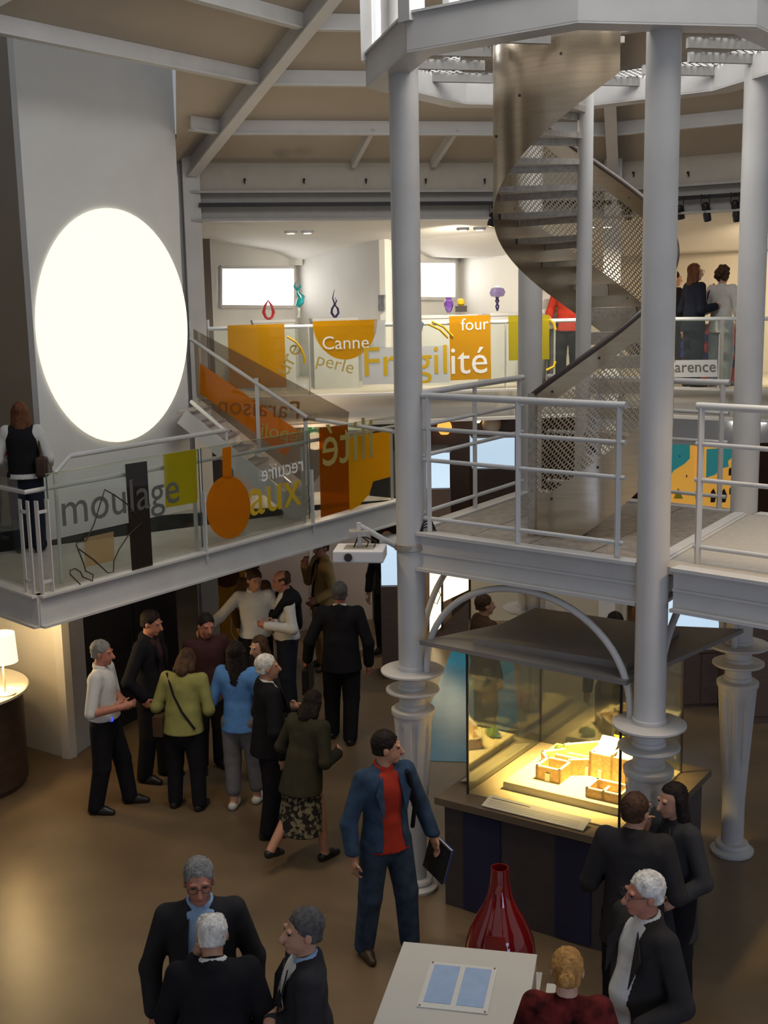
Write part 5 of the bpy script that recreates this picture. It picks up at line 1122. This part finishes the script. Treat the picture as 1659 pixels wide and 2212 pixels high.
SH = mat('shoe_black', (0.014, 0.012, 0.012), 0.4, noise=0.1); SHW = mat('shoe_white', (0.6, 0.58, 0.54), 0.5, noise=0.05); SHB = mat('shoe_brown', (0.04, 0.022, 0.014), 0.4, noise=0.1)
HG = hairm('grey', (0.20, 0.19, 0.18)); HW = hairm('white', (0.62, 0.58, 0.52)); HD = hairm('dark', (0.018, 0.012, 0.010)); HB = hairm('brown', (0.060, 0.030, 0.016)); HBL = hairm('blonde', (0.40, 0.20, 0.06)); HRB = hairm('red_brown', (0.13, 0.050, 0.022)); HSP = hairm('salt_pepper', (0.085, 0.078, 0.075))
gpos = lambda px, py, hh: Pz(px, py, hh)[:2]
# --- group on the left
def x1(t, c): 
    MB().tube([tuple(c['U']((.09 * math.cos(u), -.005 + .068 * math.sin(u), .565))) for u in np.linspace(0, 2 * math.pi, 25)], .016, 8).build('belt', K, t); b = c['U']((-.06, -.062, .565)); MB().box(tuple(b), (.05, .03, .04)).build('belt_pouch', glow('blue_led', (.05, .08, .9), 1.2), t)
person('man in a white short-sleeved shirt with grey hair, standing by the black doors', Pz(238, 1748, 0), -5, 1.74, arms=('fold', 'fwd'), feet=((.03, -.10, 0), (0, .05, 0)), top=WHT, sleeve=.5, hem=.555, pants=K, shoes=SH, hair='short', hairc=HG, skin=SKINR, stout=1.1, headpitch=6, extras=x1, collar=WHT)
person('bearded man in black standing before the black doors', Pz(338, 1682, 0), -15, 1.84, arms=('down', 'pocket'), feet=((0, -.04, 0), (0, .03, 0)), top=MARO, jacket=K, jopen=.03, pants=K, shoes=SH, hair='short', hairc=HD, headpitch=14, skin=SKINR)
def x3(t, c): strap(t, c, [(.085, -.05, .84), (.10, .03, .84), (.03, .095, .72), (-.03, .1, .62), (-.1, .07, .52)], K); b = c['U']((.135, .02, .53)); MB().box(tuple(b), (.10, .20, .20)).build('shoulder_bag', BRN, t)
person('woman in an olive-yellow top seen from behind, with a shoulder bag', Pz(405, 1742, 0), 78, 1.62, lean=10, headpitch=30, arms=('fwd', 'fwd'), feet=((.01, 0, 0), (-.03, .02, 0)), top=OLV, hem=.49, pants=K, shoes=SH, hair='bob', hairc=HB, stout=1.22, extras=x3)
person('man in a maroon shirt facing the camera beside the olive-yellow top', Pz(458, 1660, 0), -62, 1.73, arms=('fwd', 'down'), top=MARO, hem=.49, pants=K, shoes=SH, hair='short', hairc=HD, stout=1.08, headpitch=12, skin=SKINR)
person('woman in a sky-blue top and white shoes with long dark hair, seen from behind', Pz(525, 1738, 0), 75, 1.69, arms=('fwd', 'fwd'), feet=((-.03, .05, 0), (-.01, -.06, 0)), top=SKYB, sleeve=.42, hem=.47, pants=GREY, legs=.72, shoes=SHW, hair='long', hairc=HD, stout=.92)
person('woman with short brown hair half hidden behind the woman in blue', gpos(565, 1372, 1.57), 215, 1.57, arms=('down', 'fwd'), top=K2, pants=K, shoes=SH, hair='bob', hairc=HB, skin=SKINP, headpitch=14)
person('white-haired man in a black suit standing beside the woman in blue', Pz(590, 1795, 0), 20, 1.74, arms=('fwd', 'down'), feet=((.01, -.02, 0), (-.02, .04, 0)), top=WHT, jacket=K, jopen=.02, pants=K, shoes=SH, hair='short', hairc=HW, collar=WHT, headyaw=-8, stout=1.08)
def skm():
    m = mat('patterned_skirt', (0.03, 0.03, 0.02), 0.9, noise=0.95, nscale=22); 
    for n in m.node_tree.nodes:
        if n.type == 'VALTORGB': n.color_ramp.elements[0].color = (.012, .010, .008, 1); n.color_ramp.elements[1].color = (.20, .17, .10, 1); n.color_ramp.elements[0].position = .48; n.color_ramp.elements[1].position = .56
    return m
person('woman in a dark moss jacket and patterned skirt walking away', Pz(660, 1862, 0), 52, 1.58, lean=12, headpitch=14, arms=('belly', 'fwd'), feet=((.0, .20, .10), (-.005, -.10, 0)), top=MOSS, jacket=MOSS, skirt=(skm(), .20), shoes=SH, hair='bob', hairc=HD, stout=1.15, jhem=.44)
person('man in an open-necked white shirt reaching out by the orange banner', gpos(546, 1228, 1.80), -78, 1.80, arms=('fwd', 'out'), top=WHT, hem=.54, pants=K, shoes=SH, hair='short', hairc=HB, headpitch=14, headyaw=14, collar=WHT)
def x10(t, c):
    f = Field(.013, .03)
    for sx in (1, -1): f.cone(c['U']((sx * .05, .02, .835)), c['U']((sx * .12, .0, .815)), .045 * c['S'], .042 * c['S']); f.cone(c['U']((sx * .115, -.03, .80)), c['U']((sx * .05, -.095, .69)), .030 * c['S'], .024 * c['S'])
    f.cone(c['U']((-.07, .055, .80)), c['U']((.07, .055, .80)), .045 * c['S'], .045 * c['S']); f.cone(c['U']((0, .07, .77)), c['U']((0, .085, .64)), .075 * c['S'], .06 * c['S'], (1, .4, 1)); skin_obj('draped_sweater', [f], K, t)
person('balding man in a white jersey with a dark sweater over his shoulders', gpos(615, 1230, 1.79), 192, 1.79, arms=('fwd', 'fwd'), top=WHT, hem=.535, pants=NAVY, shoes=SH, hair='ring', hairc=HB, headpitch=16, skin=SKINR, stout=1.08, extras=x10)
def x11(t, c): w = c['wri'][0]; MB().box((w[0] + .0, w[1] + .0, w[2] - .22), (.08, .36, .28)).build('briefcase', mat('briefcase_black', (.012, .01, .01), .4), t); MB().tube([(w[0], w[1] - .06, w[2] - .08), (w[0], w[1] - .05, w[2] - .045), (w[0], w[1] + .05, w[2] - .045), (w[0], w[1] + .06, w[2] - .08)], .008, 6).build('briefcase_handle', K, t)
person('man in a black suit walking away with a dark bag', Pz(742, 1598, 0), 84, 1.85, arms=('away', 'down'), feet=((.01, -.05, 0), (.01, .06, 0)), top=WHT, jacket=K, pants=K, shoes=SH, hair='short', hairc=HSP, collar=WHT, stout=1.1, skin=SKINR, extras=x11, vox=.012)
person('man in a tan jacket and glasses at the white wall', gpos(693, 1163, 1.80), 205, 1.80, arms=('hold', 'chin'), top=NAVY, jacket=TANJ, jopen=.03, pants=TANJ, shoes=SHB, hair='short', hairc=HB, headyaw=20, glasses=True, skin=SKINR)
person('visitor in brown half hidden behind the reaching white shirt', gpos(546, 1207, 1.76), 60, 1.76, top=BRN, jacket=BRN, pants=K, shoes=SH, hair='short', hairc=HB)
person('visitor in black partly hidden behind the projector', gpos(834, 1150, 1.74), 240, 1.74, top=K, pants=K, shoes=SH, hair='short', hairc=HB, skin=SKINP)
# --- man in denim
def x15(t, c):
    strap(t, c, [(.105, .03, .60), (.10, .085, .74), (.085, .05, .845), (.085, -.055, .82), (.105, -.075, .70), (.12, -.02, .56)], K, w=.035)
    w = c['wri'][0]; d = c['fing'][0]; b = np.array(w) + d * .05
    fo = bpy.data.objects.new('folder_stack', None); COL.objects.link(fo); fo.parent = t; fo.location = (b[0], b[1] - .02, b[2] - .13); fo.rotation_euler = (R_(14), R_(6), R_(8))
    MB().box((0, 0, 0), (.014, .25, .30)).build('dark_cover', K2, fo); MB().box((.013, .004, .004), (.010, .245, .295)).build('white_papers', WHT, fo); MB().box((.024, .0, 0), (.010, .25, .30)).build('blue_folder', mat('folder_blue', (.04, .10, .40), .5), fo)
person('young man in a denim jacket and red shirt holding folders beside the column', Pz(838, 2058, 0), -62, 1.79, arms=('away', 'down'), feet=((.035, -.03, 0), (-.03, .03, 0)), headyaw=62, headpitch=4, top=REDS, hem=.495, jacket=DEN, jopen=.055, pants=JEAN, shoes=SHB, hair='short', hairc=HD, skin=SKIN, vox=.009, detail=True, collar=REDS, extras=x15, jhem=.50)
# --- foreground
person('grey-haired man in glasses and pale blue shirt facing the camera at bottom left', gpos(427, 1850, 1.80), -80, 1.80, lean=3, headpitch=3, arms=('down', 'down'), top=PBLU, jacket=K2, jopen=.06, pants=K, shoes=SH, hair='short', hairc=HG, skin=SKINR, glasses=True, vox=.009, detail=True, collar=PBLU, stout=1.12)
person('white-haired man in black seen from behind at bottom left', gpos(455, 1988, 1.73), 97, 1.73, lean=5, headpitch=10, arms=('chin', 'fwd'), top=WHT, jacket=K, pants=K, shoes=SH, hair='thin', hairc=HW, skin=SKIN, vox=.009, collar=WHT, stout=1.15)
person('dark-suited man with folded arms looking left at the bottom', gpos(652, 1966, 1.76), 192, 1.76, arms=('fold', 'fold'), headyaw=8, headpitch=-2, top=WHT, jacket=K2, jopen=.03, pants=K, shoes=SH, hair='short', hairc=HSP, skin=SKIN, vox=.009, collar=PBLU, stout=1.08, detail=True)
# --- right
person('man in a dark jacket seen from behind talking at the display case', gpos(1373, 1713, 1.77), 68, 1.77, arms=('fwd', 'fwd'), headyaw=-22, top=WHT, jacket=JACK, pants=K, shoes=SH, hair='short', hairc=HB, skin=SKIN, glasses=True, vox=.009, stout=1.1, jhem=.42)
person('dark-haired woman in a grey coat with her hand at her chin', gpos(1460, 1692, 1.67), 205, 1.67, arms=('hold', 'chin'), headyaw=-6, headpitch=8, top=K2, jacket=cloth('grey_coat', (.045, .043, .045)), jopen=.03, pants=K, shoes=SH, hair='long', hairc=HD, skin=SKIN, vox=.009, detail=True, jhem=.34)
person('white-haired man in a white shirt and dark jacket looking left', gpos(1397, 1886, 1.78), 203, 1.78, arms=('hold', 'pocket'), headyaw=-14, headpitch=2, top=WHT, hem=.48, jacket=JACK, jopen=.065, pants=K, shoes=SH, hair='short', hairc=HW, skin=SKINR, vox=.009, detail=True, glasses=True, collar=WHT, stout=1.18)
person('blonde woman with a hair bun in a red and black top, seen from behind', gpos(1226, 2052, 1.68), 80, 1.68, headpitch=4, top=cloth('red_black', (.10, .012, .010), .9), pants=K, shoes=SH, hair='bun', hairc=HBL, skin=SKINP, vox=.009)
# --- landing
def x23(t, c): b = c['U']((-.13, .02, .58)); o = MB().box(tuple(b), (.13, .30, .22)).build('handbag', mat('handbag_leather', (.05, .022, .012), .35, noise=.3, nscale=8), t); bevel(o, .03, 3); strap(t, c, [(-.12, -.03, .66), (-.115, -.02, .80), (-.105, .02, .825), (-.12, .06, .66)], BRN, 'handbag_strap')
person('woman with long auburn hair and a handbag on the stair landing', Pz(66, 1192, mz)[:2], 95, 1.63, mz, headyaw=-8, arms=('hold', 'hold'), top=WHT, jacket=None, pants=NAVY, shoes=SH, hair='long', hairc=HRB, skin=SKINP, extras=lambda t, c: (x23(t, c), skin_obj('vest', [(lambda f: ([f.cone(c['U'](a), c['U'](b), r0 * c['S'], r1 * c['S'], (1, .8, 1)) for a, b, r0, r1 in (((0, 0, .50), (0, 0, .62), .108, .100), ((0, 0, .62), (0, 0, .75), .100, .112), ((-.07, .004, .79), (.07, .004, .79), .062, .062))], f)[1])(Field(.014, .03).cut(lambda X, Y, Z: .49 * c['S'] - Z))], K, t)))
person('visitor in red at the left edge of the landing', Pz(-22, 1172, mz)[:2], 60, 1.62, mz, arms=('hold', 'fwd'), top=cloth('crimson', (.28, .012, .016)), pants=K, shoes=SH, hair='short', hairc=HD)
# --- beyond the case
person('visitor in a brown coat and pale trousers walking behind the glass case', Pz(1048, 1605, 0)[:2], 20, 1.72, top=BRN, jacket=BRN, pants=cloth('stone', (.24, .20, .15)), shoes=SHB, hair='short', hairc=HB, vox=.014)
person('dark silhouetted visitor behind the canopy at the partition', gpos(1328, 1322, 1.70), 100, 1.70, top=K, pants=K, shoes=SH, hair='short', hairc=HD, vox=.014)
person('visitor in a rust jacket behind the nearest column', gpos(1392, 1240, 1.78), 160, 1.78, top=RUST, jacket=RUST, pants=BRN, shoes=SHB, hair='short', hairc=HB, vox=.014)
# --- gallery
def gal(px, py, hh): d = ray(px, py); s_ = (gz + hh - EYE) / d[2]; return None
def gpt(pl_, px): return pl_.at(px, 640)[:2]
gr3 = facet(NR, AP + .35)
def x28(t, c):
    b = c['U']((.05, -.16, .64)); o = bpy.data.objects.new('camera_gear', None); COL.objects.link(o); o.parent = t; MB().box(tuple(b), (.13, .07, .09)).build('camera_body', BLACK, o); MB().tube([b + [0, -.03, 0], b + [0, -.12, 0]], .035, 14).build('camera_lens', BLACK, o)
    strap(t, c, [(.05, -.14, .66), (.05, -.07, .80), (.0, .05, .85), (-.05, -.07, .80), (.04, -.14, .66)], WHT, 'camera_strap', .014)
person('visitor in dark clothes holding a camera at the right gallery railing', gpt(gr3, 1500), 15, 1.70, gz, arms=('fwd', 'fwd'), top=K2, jacket=NAVY, pants=NAVY, shoes=SH, hair='bob', hairc=HRB, skin=SKINP, glasses=True, extras=x28)
def x29(t, c): strap(t, c, [(.085, .0, .855), (.10, -.06, .78), (.13, -.07, .60)], cloth('purple_strap', (.12, .02, .05)), 'bag_strap'); strap(t, c, [(.085, .0, .855), (.09, .07, .78), (.13, .06, .60)], cloth('purple_strap', (.12, .02, .05)), 'bag_strap')
person('curly-haired visitor in a white shirt at the right gallery railing', gpt(gr3.shift(.25), 1560), 40, 1.66, gz, arms=('fwd', 'down'), top=WHT, hem=.45, pants=cloth('pale_grey', (.35, .36, .38)), shoes=SH, hair='curly', hairc=HB, skin=SKINP, extras=x29)
person('visitor in black half hidden by the nearest column on the gallery', gpt(gr3.shift(.6), 1456), 10, 1.62, gz, top=K, jacket=K, pants=K, shoes=SH, hair='short', hairc=HD)
person('visitor in a red top and black trousers behind the spiral stair on the gallery', gpt(facet(NF, AP + .35), 1228), 250, 1.68, gz, top=REDS, hem=.47, pants=K, shoes=SH, hair='short', hairc=HB, arms=('down', 'hold'))
person('visitor in a white top beside the red top on the gallery', gpt(facet(NF, AP + .95), 1182), 300, 1.62, gz, top=WHT, pants=GREY, shoes=SH, hair='short', hairc=HB, skin=SKINP, arms=('fwd', 'fwd'))
